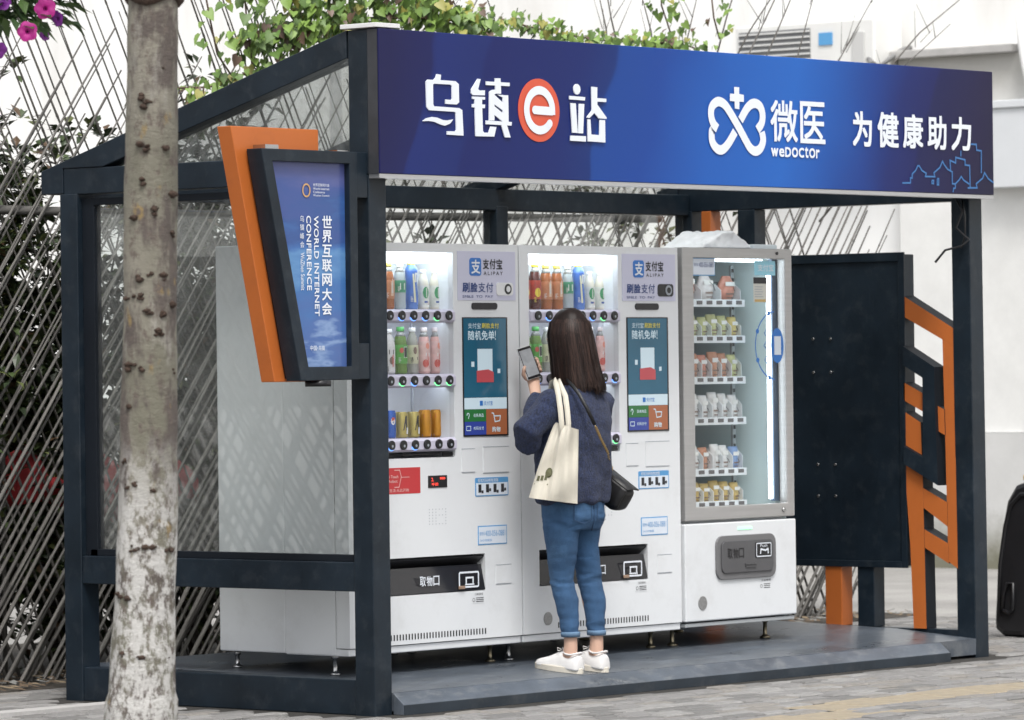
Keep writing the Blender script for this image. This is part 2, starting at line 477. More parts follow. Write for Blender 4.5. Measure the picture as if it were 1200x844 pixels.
# ---------------------------------------------------------------- bamboo fence
FY = 2.86
fence = thing('bamboo_fence', 'weathered grey bamboo lattice fence of crossed slanting poles behind the kiosk', 'fence', (3, FY, 0))
def bamboo_mat(name, c0, c1, node):
    mt = bpy.data.materials.new(name); mt.use_nodes = True
    n, l = mt.node_tree.nodes, mt.node_tree.links
    b = n['Principled BSDF']; b.inputs['Roughness'].default_value = .8; b.inputs['Specular IOR Level'].default_value = .25
    oi = n.new('ShaderNodeObjectInfo'); tc = n.new('ShaderNodeTexCoord')
    nz = n.new('ShaderNodeTexNoise'); nz.inputs['Scale'].default_value = 9; nz.inputs['Detail'].default_value = 6
    l.new(tc.outputs['Generated'], nz.inputs['Vector'])
    ad = n.new('ShaderNodeMath'); ad.operation = 'ADD'; l.new(nz.outputs[0], ad.inputs[0]); l.new(oi.outputs['Random'], ad.inputs[1])
    hf = n.new('ShaderNodeMath'); hf.operation = 'MULTIPLY'; hf.inputs[1].default_value = .6; l.new(ad.outputs[0], hf.inputs[0])
    mx = n.new('ShaderNodeMix'); mx.data_type = 'RGBA'; mx.inputs[6].default_value = (*c0, 1); mx.inputs[7].default_value = (*c1, 1)
    l.new(hf.outputs[0], mx.inputs[0])
    l.new(mx.outputs[2], b.inputs['Base Color'])
    return mt
bam_a = bamboo_mat('bamboo_grey', (.055, .053, .050), (.175, .167, .155), 0)
bam_b = bamboo_mat('bamboo_dark', (.045, .042, .038), (.15, .142, .13), 0)
def pole_mesh(name, mt, n=6, seg=9, seed=0, taper=.55):
    r = random.Random(seed); q = MB(); rs = []
    for k in range(seg + 1):
        t = k / seg; bx_, by_ = .9 * math.sin(t * 4 + seed * 2) * math.sin(t * PI), .5 * math.cos(t * 5 + seed * 2) * math.sin(t * PI)
        for dt, f in (((-.0035, 1.0), (0, 1.32), (.0035, 1.0)) if 0 < k < seg else ((0, 1),)):
            rr = (1 - (1 - taper) * t) * f
            rs.append([(bx_ + rr * math.cos(i * 2 * PI / n), by_ + rr * math.sin(i * 2 * PI / n), t + dt) for i in range(n)])
    q.rings(rs, 0, True)
    return q.mesh(name, mt)
PA = [pole_mesh('pole', bam_a, seed=k, seg=10 + k, taper=.35) for k in range(4)]
PB = [pole_mesh('pole', bam_b, n=5, seed=k + 5, taper=.4) for k in range(3)]
stuffA = MB()
def pole(b, t, r, fam):
    b, t = Vector(b), Vector(t); d = t - b
    if b.x < -.4 and t.x < 0.3 and max(b.x, t.x) < .25:
        stuffA.tube([b, t], [r * 1.1 if fam == 0 else r * 1.7, r * .8 if fam == 0 else r * 1.4], 5); return
    o = bpy.data.objects.new('pole', R_.choice(PA if fam == 0 else PB)); COL.objects.link(o)
    o.parent = fence; o.location = b - wloc(fence)
    o.rotation_mode = 'QUATERNION'
    o.rotation_quaternion = Vector((0, 0, 1)).rotation_difference(d.normalized()) @ Matrix.Rotation(R_.uniform(0, 6), 3, 'Z').to_quaternion()
    o.scale = (r, r, d.length)
x = -6.6
while x < 7.25:
    sl = .77 + R_.uniform(-.022, .022)
    h = R_.uniform(2.45, 3.1) if x < 4.6 else R_.uniform(2.4, 2.9)
    if R_.random() < .12 and x < 4: h += R_.uniform(.2, .7)
    h = min(h, (7.7 + R_.uniform(-.35, .2) - x) / sl)
    r = R_.choice((.0085, .0095, .011, .0125))
    pole((x, FY + R_.uniform(-.02, .02), .01), (x + sl * h, FY + R_.uniform(-.02, .02), h), r, 0)
    x += .056 + R_.uniform(-.010, .010)
x = -4.5
while x < 8.1:
    sl = -(.52 + R_.uniform(-.03, .03)); h = R_.uniform(3.2, 4.2) if x < 4.2 else R_.uniform(2.7, 3.1)
    if R_.random() < .2: h += R_.uniform(.3, .9)
    if x + sl * h < 6.6 or True:
        z0 = .02 if x < 7.2 else (x - 7.2) / .9
        if x > 7.2: h = max(z0 + .4, 2.9 - (x - 7.2) * .2)
        if z0 < 2.2: pole((x + sl * z0, FY + .05 + R_.uniform(-.01, .03), z0), (x + sl * h, FY + .05 + R_.uniform(-.01, .03), h), R_.uniform(.006, .010), 1)
    x += .082 + R_.uniform(-.018, .018)
for z in (2.27,):
    q = MB(); q.tube([(-5, FY + .034, z), (1.5, FY + .036, z - .02), (5.6, FY + .034, z + .02)], .022, 8); q.build('rail', bam_a, fence)
if stuffA.v:
    o = stuffA.build('pole_row', bam_a, fence); o['kind'] = 'stuff'
tw = MB()
for (xa, za, xb, zb) in [(5.9, 2.7, 6.9, 3.95), (6.3, 2.8, 7.1, 4.0), (6.6, 2.7, 7.35, 3.9), (6.05, 3.0, 6.5, 3.9), (6.8, 2.6, 7.9, 3.75), (7.0, 2.7, 8.3, 3.5), (5.2, 3.0, 4.95, 3.6), (5.35, 3.0, 5.15, 3.7), (5.6, 3.0, 5.5, 3.6), (5.75, 2.95, 6.1, 3.6), (7.1, 2.3, 8.0, 3.0), (6.9, 2.9, 7.5, 3.45), (3.3, 3.0, 3.1, 3.6), (3.6, 2.9, 3.9, 3.5), (7.5, 3.0, 8.8, 3.8)]:
    P0 = Vector((xa, FY + .04, za)); P1 = Vector((xb, FY + R_.uniform(-.1, .2), zb)); mid = (P0 + P1) / 2 + Vector((R_.uniform(-.05, .05), 0, R_.uniform(-.03, .06)))
    q = MB(); q.tube([P0, mid, P1], [.007, .0045, .002], 5)
    for _ in range(3):
        a = P0.lerp(P1, R_.uniform(.4, .9)); q.tube([a, a + Vector((R_.uniform(-.12, .16), R_.uniform(-.05, .05), R_.uniform(.08, .22)))], [.003, .0012], 4)
    q.build('twig', bam_b, fence)

# ---------------------------------------------------------------- shrubs behind the fence
leaf_d = [pm('leaf_%s' % k, c, .45, 0, .25, 4, spec=.5) for k, c in (('deep', (.024, .038, .015)), ('mid', (.052, .078, .026)), ('olive', (.095, .112, .036)), ('rust', (.10, .06, .032)))]
def leaf_quad(q, c, d, L, wd, mi, fold=.25):
    d = d.normalized(); s = d.cross(Vector((R_.uniform(-.4, .4), R_.uniform(-.4, .4), 1))).normalized(); nn = s.cross(d)
    a = c; e = c + d * L - Vector((0, 0, L * .15)); mL = c + d * L * .45 + s * wd + nn * wd * fold; mR = c + d * L * .45 - s * wd + nn * wd * fold; mid = c + d * L * .5
    q.add([a, mL, e, mR, mid], [(0, 4, 1), (4, 2, 1), (0, 3, 4), (4, 3, 2)], mi)
def shrub(x, y, h, rx, ry, n, label, group=None, mix=(5, 5, 2, 1), size=1.0, z0=.35, sp=.28):
    t = thing('evergreen_shrub', label, 'shrub', (x, y, 0), group)
    st = MB(); f = MB()
    tips = []
    for k in range(9):
        a = R_.uniform(0, 2 * PI); p = [Vector((x, y, 0))]
        ex = Vector((x + math.cos(a) * rx * R_.uniform(.3, .9), y + math.sin(a) * ry * R_.uniform(.3, .9), h * R_.uniform(.6, 1)))
        p += [p[0].lerp(ex, .5) + Vector((0, 0, h * .1)), ex]
        st.tube(p, [.016, .01, .004], 5); tips.append(p)
    st.build('stem', pm('shrub_bark', (.06, .05, .04), .9, var=.3), t)
    ncl = max(6, n // 14)
    for k in range(ncl):
        p = R_.choice(tips); u = R_.uniform(.35, 1.05)
        c = p[0].lerp(p[2], u) + Vector((R_.gauss(0, rx * sp), R_.gauss(0, ry * sp), R_.gauss(0, h * .10)))
        c.z = max(z0 * .4, min(h * 1.1, c.z))
        for i in range(14):
            a = R_.uniform(0, 2 * PI); el = R_.uniform(-.5, 1.1)
            d = Vector((math.cos(a) * math.cos(el), math.sin(a) * math.cos(el), math.sin(el)))
            leaf_quad(f, c + d * R_.uniform(.0, .07), d, R_.uniform(.05, .095) * size, R_.uniform(.015, .026) * size, R_.choices(range(4), mix)[0])
    o = f.build('foliage', leaf_d, t); o['kind'] = 'stuff'
    return t
shrub(.7, 3.2, 2.5, .45, .3, 4200, 'evergreen shrub behind the fence at the left end under the petunias', None, (5, 5, 3, 1), 1.15)
shrub(1.25, 3.25, 2.75, .6, .35, 7600, 'tall dark evergreen shrub behind the fence left of the tree trunk', None, (5, 5, 3, 1), size=1.15)
shrub(2.4, 3.35, 2.7, .65, .4, 6800, 'tall broad evergreen shrub behind the fence and the tree trunk', size=1.15)
shrub(3.6, 3.5, 2.1, .65, .4, 3200, 'dark shrub behind the fence beside the grey machine side', None, (6, 3, 1, 0), 1.15)
shrub(4.75, 3.5, 2.6, .6, .4, 1500, 'mixed green shrub behind the fence above the left drinks machine', None, (2, 4, 4, 1))
shrub(5.95, 3.45, 2.55, .6, .35, 1500, 'yellowish green shrub behind the fence above the right drinks machine', None, (1, 3, 6, 2))
shrub(7.15, 3.5, 2.4, .55, .35, 900, 'sparse dry shrub behind the free end of the fence', None, (1, 2, 4, 3), .8)
for k in range(6):
    shrub(1.2 + k * .8, 4.0 + R_.uniform(-.1, .1), 1.75 + R_.uniform(-.2, .3), .6, .3, 2600, 'dense dark hedge shrub deep behind the fence', 'hedge shrubs deep behind the fence', (8, 3, 1, 0), 1.3, .1, .4)
for k in range(14):
    shrub(-.1 + k * .46, 3.2 + R_.uniform(-.03, .12), 1.0 + R_.uniform(-.15, .3), .42, .22, 1600, 'low shrub along the foot of the fence', 'low shrubs along the fence foot', (6, 3, 2, 1), .95, .1)
# red banner hanging behind the shrubs
rb = thing('red_banner', 'bright red cloth banner glimpsed through gaps of the bamboo fence', 'banner', (1.2, 3.03, 0))
q = MB(); rs = []
for k in range(41):
    u = k / 40; xx = .72 + u * 1.3; yy = 3.03 + .03 * math.sin(u * 30)
    rs.append([(xx, yy, .80 + .06 * math.sin(u * 9)), (xx, yy + .02 * math.sin(u * 22), .92), (xx, yy, 1.04 + .07 * math.sin(u * 17))])
q.rings(rs, 0, True, False, False); bc = q.build('cloth', pm('red_cloth', (.42, .03, .035), .7, var=.1), rb)
sm_ = bc.modifiers.new('s', 'SOLIDIFY'); sm_.thickness = .004
for xx in (.72, 2.02): MB().tube([(xx, 3.03, 0), (xx, 3.03, 1.15)], .012, 8).build('post', bam_a, rb)

# ---------------------------------------------------------------- ivy over the fence top
ivy = thing('ivy_vine', 'green heart leaved vine trailing over the top of the fence above the sign', 'vine', (3.6, FY, 0))
ivy_m = [pm('ivy_%s' % k, c, .5, 0, .2, 3) for k, c in (('fresh', (.17, .27, .055)), ('mid', (.09, .16, .035)), ('yellow', (.30, .29, .07)), ('brown', (.13, .085, .06)))]
def ivy_leaf(mt):
    o = [(0, 0), (.28, -.16), (.52, .05), (.42, .42), (.2, .75), (0, 1.05), (-.2, .75), (-.42, .42), (-.52, .05), (-.28, -.16)]
    q = MB(); vs = [(a, b, .22 * abs(a) - .12 * b * b) for a, b in o] + [(0, .45, -.03)]
    q.add(vs, [(i, (i + 1) % 10, 10) for i in range(10)], 0, True)
    return q.mesh('leaf', mt)
IV = [ivy_leaf(mt) for mt in ivy_m]
spots = []
def strand(pts, n, sp, mt=(5, 4, 1, .6)):
    P = [Vector(p) for p in pts]
    q = MB(); q.tube([p + Vector((R_.uniform(-.02, .02), 0, R_.uniform(-.02, .02))) for p in P], .005, 5); q.build('stem', pm('vine_stem', (.10, .065, .045), .8), ivy)
    for i in range(n):
        u = R_.uniform(0, len(P) - 1.001); k = int(u); c = P[k].lerp(P[k + 1], u - k)
        spots.append((c + Vector((R_.gauss(0, sp), R_.uniform(-.14, .06), R_.gauss(0, sp * .55))), R_.choices(range(4), mt)[0]))
strand([(2.2, 2.8, 3.12), (2.5, 2.8, 3.2), (3.0, 2.8, 3.27), (3.56, 2.8, 3.32), (3.97, 2.8, 3.28)], 720, .085)
strand([(3.9, 2.8, 3.29), (4.25, 2.8, 3.33), (4.53, 2.8, 3.27), (4.96, 2.8, 3.255), (5.3, 2.8, 3.25), (5.6, 2.8, 3.25)], 330, .045)
strand([(2.35, 2.8, 3.38), (2.6, 2.8, 3.36), (2.9, 2.8, 3.4), (3.3, 2.8, 3.42), (3.6, 2.8, 3.4)], 420, .1)
strand([(1.9, 2.8, 3.4), (1.95, 2.8, 3.2), (1.97, 2.8, 3.05), (2.1, 2.8, 2.92)], 30, .035)
strand([(2.2, 2.8, 3.45), (2.2, 2.8, 3.2), (2.22, 2.8, 3.0), (2.35, 2.8, 2.95)], 70, .05)
strand([(1.7, 2.8, 2.86), (1.95, 2.8, 2.9), (2.2, 2.8, 2.94), (2.5, 2.8, 3.05)], 110, .05)
strand([(5.52, 2.8, 3.6), (5.53, 2.8, 3.45), (5.6, 2.8, 3.3), (5.65, 2.8, 3.26)], 75, .05)
strand([(5.98, 2.8, 3.55), (6.0, 2.8, 3.42), (6.05, 2.8, 3.3)], 14, .025)
strand([(5.6, 2.8, 3.25), (5.75, 2.8, 3.27), (5.85, 2.8, 3.24)], 20, .03)
R_.shuffle(spots)
rest = [MB() for _ in range(4)]
for i, (c, k) in enumerate(spots):
    s = R_.uniform(.03, .066)
    if c.x > 3.9: s *= .8
    M = Matrix.Translation(c - wloc(ivy)) @ Matrix.Rotation(R_.uniform(-2.6, -.4) , 4, 'Z') @ Matrix.Rotation(R_.uniform(.5, 1.6), 4, 'X') @ Matrix.Rotation(PI + R_.uniform(-.7, .7), 4, 'Z') @ Matrix.Scale(s, 4)
    if i < 290:
        o = bpy.data.objects.new('leaf', IV[k]); COL.objects.link(o); o.parent = ivy; o.matrix_local = M
    else:
        rest[k].add([M @ v.co + wloc(ivy) for v in IV[k].vertices], [tuple(p.vertices) for p in IV[k].polygons], 0, True)
for k in range(4):
    if rest[k].v: rest[k].build('foliage', ivy_m[k], ivy)['kind'] = 'stuff'
GLYPHS= [[(0.365, 2.736), (0.392, 2.734), (0.388, 2.711), (0.486, 2.71), (0.507, 2.698), (0.508, 2.62), (0.493, 2.61), (0.419, 2.61), (0.42, 2.629), (0.455, 2.628), (0.462, 2.632), (0.462, 2.689), (0.453, 2.694), (0.349, 2.694), (0.339, 2.69), (0.339, 2.606), (0.345, 2.597), (0.508, 2.595), (0.528, 2.587), (0.534, 2.477), (0.427, 2.478), (0.428, 2.493), (0.482, 2.494), (0.488, 2.5), (0.485, 2.574), (0.478, 2.578), (0.312, 2.579), (0.297, 2.591), (0.294, 2.7), (0.306, 2.71), (0.344, 2.71), (0.359, 2.722)], [(0.27, 2.531), (0.294, 2.544), (0.332, 2.551), (0.364, 2.549), (0.4, 2.54), (0.429, 2.539), (0.468, 2.545), (0.447, 2.526), (0.414, 2.516), (0.384, 2.52), (0.346, 2.53), (0.311, 2.533)], [(0.633, 2.726), (0.651, 2.725), (0.634, 2.681), (0.644, 2.676), (0.679, 2.678), (0.678, 2.656), (0.599, 2.654), (0.588, 2.662), (0.59, 2.68)], [(0.594, 2.648), (0.679, 2.649), (0.678, 2.637), (0.659, 2.637), (0.658, 2.616), (0.679, 2.616), (0.677, 2.6), (0.659, 2.6), (0.662, 2.501), (0.671, 2.494), (0.701, 2.495), (0.714, 2.522), (0.752, 2.521), (0.737, 2.479), (0.614, 2.477), (0.611, 2.601), (0.593, 2.601), (0.594, 2.615), (0.61, 2.617), (0.61, 2.637), (0.595, 2.638)], [(0.687, 2.717), (0.845, 2.717), (0.844, 2.702), (0.688, 2.701)], [(0.747, 2.733), (0.783, 2.734), (0.786, 2.667), (0.749, 2.666)], [(0.708, 2.673), (0.726, 2.681), (0.749, 2.684), (0.749, 2.665), (0.741, 2.662), (0.739, 2.549), (0.704, 2.548)], [(0.74, 2.661), (0.797, 2.628), (0.796, 2.595), (0.739, 2.62)], [(0.739, 2.611), (0.796, 2.582), (0.795, 2.548), (0.787, 2.549), (0.738, 2.574)], [(0.759, 2.662), (0.799, 2.662), (0.798, 2.651), (0.789, 2.653)], [(0.796, 2.661), (0.832, 2.662), (0.833, 2.546), (0.794, 2.546)], [(0.682, 2.547), (0.854, 2.546), (0.852, 2.53), (0.681, 2.531)], [(0.781, 2.536), (0.82, 2.532), (0.845, 2.478), (0.806, 2.478)], [(1.251, 2.675), (1.359, 2.673), (1.357, 2.658), (1.25, 2.659)], [(1.257, 2.643), (1.293, 2.643), (1.303, 2.512), (1.267, 2.512)], [(1.316, 2.642), (1.352, 2.642), (1.341, 2.511), (1.308, 2.511)], [(1.254, 2.499), (1.361, 2.499), (1.36, 2.475), (1.253, 2.476)], [(1.404, 2.721), (1.444, 2.72), (1.442, 2.672), (1.507, 2.671), (1.506, 2.656), (1.443, 2.656), (1.443, 2.643), (1.508, 2.586), (1.506, 2.581), (1.451, 2.582), (1.421, 2.605), (1.387, 2.581), (1.368, 2.583), (1.405, 2.615)], [(1.374, 2.575), (1.393, 2.575), (1.398, 2.508), (1.456, 2.507), (1.459, 2.575), (1.496, 2.575), (1.496, 2.475), (1.374, 2.477)]]
CROSS= [(2.447, 2.76), (2.486, 2.76), (2.485, 2.729), (2.521, 2.726), (2.52, 2.693), (2.486, 2.693), (2.485, 2.658), (2.451, 2.66), (2.45, 2.693), (2.414, 2.694), (2.415, 2.728), (2.448, 2.728)]
HEART= [[(2.32, 2.563), (2.288, 2.588), (2.273, 2.629), (2.284, 2.666), (2.327, 2.688), (2.374, 2.677), (2.416, 2.642), (2.475, 2.581), (2.534, 2.514), (2.568, 2.48), (2.607, 2.467), (2.646, 2.483), (2.666, 2.52), (2.657, 2.558)], [(2.622, 2.567), (2.656, 2.6), (2.663, 2.642), (2.642, 2.679), (2.594, 2.689), (2.546, 2.665), (2.494, 2.608)], [(2.453, 2.554), (2.4, 2.497), (2.352, 2.467), (2.31, 2.473), (2.279, 2.504), (2.276, 2.546), (2.283, 2.556)]]
SKYLINE= [[(3.776, 2.345), (3.844, 2.347), (3.844, 2.371), (3.859, 2.371), (3.859, 2.391), (3.888, 2.408), (3.906, 2.431), (3.919, 2.432), (3.942, 2.409), (3.977, 2.397), (3.97, 2.381), (4.049, 2.382), (4.042, 2.401), (4.093, 2.428), (4.116, 2.459), (4.13, 2.443), (4.158, 2.421), (4.198, 2.409), (4.197, 2.351), (4.222, 2.35), (4.256, 2.371), (4.274, 2.388), (4.296, 2.37), (4.343, 2.352)], [(4.184, 2.411), (4.18, 2.465), (4.228, 2.454), (4.229, 2.481), (4.309, 2.471), (4.309, 2.446), (4.348, 2.444), (4.35, 2.335)], [(4.273, 2.487), (4.274, 2.516)], [(4.359, 2.55), (4.407, 2.55), (4.41, 2.522), (4.45, 2.519), (4.448, 2.409)], [(4.328, 2.333), (4.409, 2.335), (4.402, 2.355), (4.459, 2.384), (4.476, 2.412), (4.507, 2.383), (4.555, 2.363)], [(4.222, 2.349), (4.222, 2.33), (4.206, 2.328), (4.203, 2.309)], [(4.023, 2.363), (4.038, 2.363), (4.037, 2.348), (4.023, 2.349), (4.023, 2.363)], [(4.069, 2.373), (4.081, 2.372), (4.08, 2.343), (4.068, 2.343), (4.069, 2.373)]]

# ================================================================ KIOSK
W, D, PS = 4.56, 1.873, .11
kiosk = thing('kiosk', 'navy steel vending kiosk with glass roof and wide blue lettered sign', 'kiosk', (2.28, .9, 0))
def kp(name, mb, mt=navy, bevel=.004):
    return mb.build(name, mt, kiosk, bevel)
def flz(y): return .099 + .08 * y if y < .48 else .1374 + .025 * (y - .48)      # deck falls towards the street
# posts
kp('post', MB().box(0, PS, 0, PS, 0, 2.298))
q = MB(); q.add([(W - PS, 0, 0), (W + .004, 0, 0), (W + .004, PS, 0), (W - PS, PS, 0), (W - PS - .012, 0, 2.298), (W - .012, 0, 2.298), (W - .012, PS, 2.298), (W - PS - .012, PS, 2.298)],
               [(0, 3, 2, 1), (4, 5, 6, 7), (0, 1, 5, 4), (1, 2, 6, 5), (2, 3, 7, 6), (3, 0, 4, 7)])
kp('post', q)
kp('post', MB().box(0, PS, D - PS, D, 0, 2.278)); kp('post', MB().box(W - PS, W, D - PS, D, 0, 2.278))
kp('rear_post', MB().box(2.90, 2.99, D - .10, D - .01, 0, 2.278)); kp('rear_post', MB().box(1.42, 1.51, D - .10, D - .01, 0, 2.278))
# upper front column behind the sign, flush with the gable
for x0 in (0, W - PS): kp('corner_column', MB().box(x0 + .001, x0 + PS - .001, .0, PS - .001, 2.30, 2.915))
# side frames
for sx, x0 in ((0, 0), (1, W - PS)):
    a, b = x0 + .006, x0 + PS - .006
    if sx == 0:
        kp('base_beam', MB().box(a, b, PS, D - PS, .005, .155)); kp('lower_rail', MB().box(a, b, PS, D - PS, .53, .655))
        kp('glazing_bead', MB().box(x0 + .03, x0 + .075, PS + .03, D - PS - .03, .655, .685).box(x0 + .03, x0 + .075, PS + .002, PS + .03, .655, 2.255).box(x0 + .03, x0 + .075, D - PS - .075, D - PS - .002, .655, 2.255).box(x0 + .03, x0 + .075, PS + .03, D - PS - .075, 2.225, 2.255), navy_dark, .002)
        kp('side_pane', MB().box(x0 + .048, x0 + .054, PS + .028, D - PS - .03, .683, 2.227), pane, 0)
    else:
        kp('base_beam', MB().box(a, b, PS, D - PS, .05, .14))
    # gable: lower beam and sloping rafter meeting behind the rear post
    kp('eaves_beam', MB().box(a, b, PS, D - .02, 2.275, 2.392))
    pts = [(a - .004, 1.995, 2.28), (a - .004, 1.995, 2.385), (a - .004, PS + .01, 2.917), (a - .004, PS + .01, 2.797), (a - .004, 1.6, 2.393), (a - .004, D - .018, 2.393), (a - .004, D - .018, 2.28)]
    kp('gable_rafter', MB().prism(pts, (b - a + .008, 0, 0)))
    kp('gable_pane', MB().prism([(x0 + .05, 1.58, 2.392), (x0 + .05, PS, 2.80), (x0 + .05, PS, 2.392)], (.006, 0, 0)), pane, 0)
# rear frame
for z0, z1, nm in ((2.255, 2.362, 'rear_beam'), (.53, .64, 'rear_rail'), (.06, .16, 'rear_base_beam')):
    kp(nm, MB().box(PS + .001, W - PS - .001, D - .098, D - .012, z0, z1))
for x0, x1 in ((PS, 1.42), (1.51, 2.90), (2.99, W - PS)):
    kp('rear_pane', MB().box(x0 + .002, x1 - .002, D - .058, D - .052, .642, 2.253), pane, 0)
# roof: rafters, purlin and sheets of glass
sl = (2.917 - 2.385) / (1.995 - .12)
def rz(y): return 2.385 + (1.995 - y) * sl
for x0 in (1.42, 2.90):
    kp('roof_rafter', MB().prism([(x0, 1.99, rz(1.99) - .09), (x0, 1.99, rz(1.99) - .004), (x0, .11, rz(.11) - .004), (x0, .11, rz(.11) - .09)], (.08, 0, 0)))
for x0, x1 in ((PS, 1.42), (1.50, 2.90), (2.98, W - PS)):
    kp('roof_pane', MB().prism([(x0 + .003, 1.985, rz(1.985) - .03), (x0 + .003, 1.985, rz(1.985) - .022), (x0 + .003, .115, rz(.115) - .022), (x0 + .003, .115, rz(.115) - .03)], (x1 - x0 - .006, 0, 0)), pane, 0)
kp('front_beam', MB().box(PS, W - PS, .012, .1, 2.31, 2.40)); kp('roof_ridge_cap', MB().box(-.015, .14, -.066, .14, 2.921, 2.94), pm('pale_flashing', (.7, .7, .7), .5), .002)
# platform with chamfered front edge
def plat():
    q = MB(); x0, x1 = PS + .003, 4.14
    sec = [(-.062, .004), (-.062, .049), (-.002, .0985), (-.002, .004)]
    q.prism([(x0, a, b) for a, b in sec], (x1 - x0, 0, 0))
    return q
plm = pm('painted_steel_floor', (.082, .097, .118), .32, 0, .4, 3.0, .08, 60, dirt=(.20, .21, .215), dscale=8, damt=.6, stretch=(1, 3, 1), rvar=.16)
kp('platform_edge', plat(), plm, .003)
kp('kick_plate', MB().box(PS + .004, 4.139, -.0655, -.0622, .005, .047), pm('kick_navy', (.022, .031, .042), .45, 0, .3, 4, dirt=(.07, .075, .08), dscale=6, damt=.5), 0)
fl = MB(); fl.add([(PS + .001, -.001, .02), (W - PS - .001, -.001, .02), (W - PS - .001, D - .1, .02), (PS + .001, D - .1, .02), (PS + .001, -.001, flz(0)), (W - PS - .001, -.001, flz(0)), (W - PS - .001, D - .1, flz(D - .1)), (PS + .001, D - .1, flz(D - .1)), (PS + .001, .48, flz(.48)), (W - PS - .001, .48, flz(.48))],
                  [(0, 3, 2, 1), (4, 5, 9, 8), (8, 9, 6, 7), (0, 1, 5, 4), (1, 2, 6, 9, 5), (2, 3, 7, 6), (3, 0, 4, 8, 7)])
kp('platform_floor', fl, plm, 0)
# ---- fascia sign
def sign_mat():
    mt = bpy.data.materials.new('blue_sign_print'); mt.use_nodes = True
    n, l = mt.node_tree.nodes, mt.node_tree.links
    b = n['Principled BSDF']; b.inputs['Roughness'].default_value = .42; b.inputs['Specular IOR Level'].default_value = .25
    tc = n.new('ShaderNodeTexCoord'); sp = n.new('ShaderNodeSeparateXYZ'); l.new(tc.outputs['Object'], sp.inputs[0])
    nz = n.new('ShaderNodeTexNoise'); nz.inputs['Scale'].default_value = 2.2; nz.inputs['Detail'].default_value = 1
    l.new(tc.outputs['Object'], nz.inputs['Vector'])
    f = n.new('ShaderNodeMath'); f.operation = 'MULTIPLY_ADD'; f.inputs[1].default_value = .25; l.new(nz.outputs[0], f.inputs[0]); l.new(sp.outputs[0], f.inputs[2])
    g2 = n.new('ShaderNodeMath'); g2.operation = 'MULTIPLY_ADD'; g2.inputs[1].default_value = -.35; l.new(sp.outputs[2], g2.inputs[0]); l.new(f.outputs[0], g2.inputs[2])
    mr = n.new('ShaderNodeMapRange'); mr.inputs[1].default_value = -3.05; mr.inputs[2].default_value = 1.55   # print runs along the board
    l.new(g2.outputs[0], mr.inputs[0])
    cr = n.new('ShaderNodeValToRGB'); e = cr.color_ramp.elements
    st = [(0.0, (24, 25, 70)), (.055, (24, 28, 80)), (.06, (26, 40, 102)), (.13, (24, 38, 98)), (.135, (22, 31, 90)), (.27, (21, 36, 98)), (.32, (20, 44, 106)), (.325, (24, 64, 138)), (.4, (24, 64, 142)), (.50, (30, 86, 168)), (.62, (32, 94, 178)), (.68, (28, 82, 162)), (.76, (22, 56, 128)), (.81, (22, 36, 98)), (.86, (24, 30, 86)), (.865, (22, 26, 74)), (.95, (28, 24, 60)), (1, (26, 24, 52))]
    e[0].position, e[0].color = st[0][0], (*srgb(*st[0][1]), 1); e[1].position, e[1].color = st[-1][0], (*srgb(*st[-1][1]), 1)
    for p_, c_ in st[1:-1]:
        k = e.new(p_); k.color = (*srgb(*c_), 1)
    l.new(mr.outputs[0], cr.inputs[0]); l.new(cr.outputs[0], b.inputs['Base Color'])
    return mt
SY = -.067
fas = kp('fascia_sign', MB().box(.0, W, SY, -.004, 2.302, 2.916), [sign_mat()], .003)
MB().box(.0, W, SY + .004, -.004, 2.283, 2.301).build('sign_trim', pm('trim_aluminium', (.55, .55, .56), .35, .8), fas)
MB().box(-.004, -.001, SY + .006, -.006, 2.302, 2.914).build('sign_end', pm('sign_end_dark', (.035, .037, .042), .45, var=.3), fas)
def sl_(mb, mt, name='lettering'):
    return mb.build(name, mt, fas)
for i0, i1 in ((0, 2), (2, 13), (13, 19)):
    q = MB()
    for i in range(i0, i1): q.prism([(a, SY - .006 - i * .0002, b) for a, b in GLYPHS[i]], (0, .005, 0))
    if i0 == 13: q.prism([(1.305 + .0235 * math.cos(-k * PI / 10), SY - .007, 2.706 + .0235 * math.sin(-k * PI / 10)) for k in range(20)], (0, .005, 0))
    sl_(q, letter_w, 'character')
ec = (1.045, 2.604)
sl_(MB().prism([(ec[0] + .141 * math.cos(-k * PI / 32), SY - .003, ec[1] + .139 * math.sin(-k * PI / 32)) for k in range(64)], (0, .002, 0)), pm('sign_red_orange', srgb(206, 84, 58), .45), 'round_emblem')
pts = [(ec[0] - .034, ec[1]), (ec[0] + .088, ec[1] - .002)] + [(ec[0] + .088 * math.cos(a), ec[1] + .088 * math.sin(a)) for a in [math.radians(d) for d in range(8, 322, 8)]]
sl_(MB().stroke(pts[:2], .037, SY - .0074).stroke([(ec[0] + .088, ec[1] - .018)] + pts[2:], .037, SY - .007)
    .poly([(ec[0] - .034 + .0185 * math.cos(-k * PI / 8), SY - .0078, ec[1] + .0185 * math.sin(-k * PI / 8)) for k in range(16)]).poly([(pts[-1][0] + .0185 * math.cos(-k * PI / 8), SY - .0078, pts[-1][1] + .0185 * math.sin(-k * PI / 8)) for k in range(16)]), letter_w, 'letter')
def smooth_path(P, n=6):
    out = []; P = [Vector(p) for p in P]
    for i in range(len(P) - 1):
        a, b, c, d = P[max(i - 1, 0)], P[i], P[i + 1], P[min(i + 2, len(P) - 1)]
        for k in range(n):
            t = k / n
            out.append(tuple(.5 * ((2 * b) + (c - a) * t + (2 * a - 5 * b + 4 * c - d) * t * t + (3 * b - a - 3 * c + d) * t ** 3)))
    out.append(tuple(P[-1])); return out
q = MB()
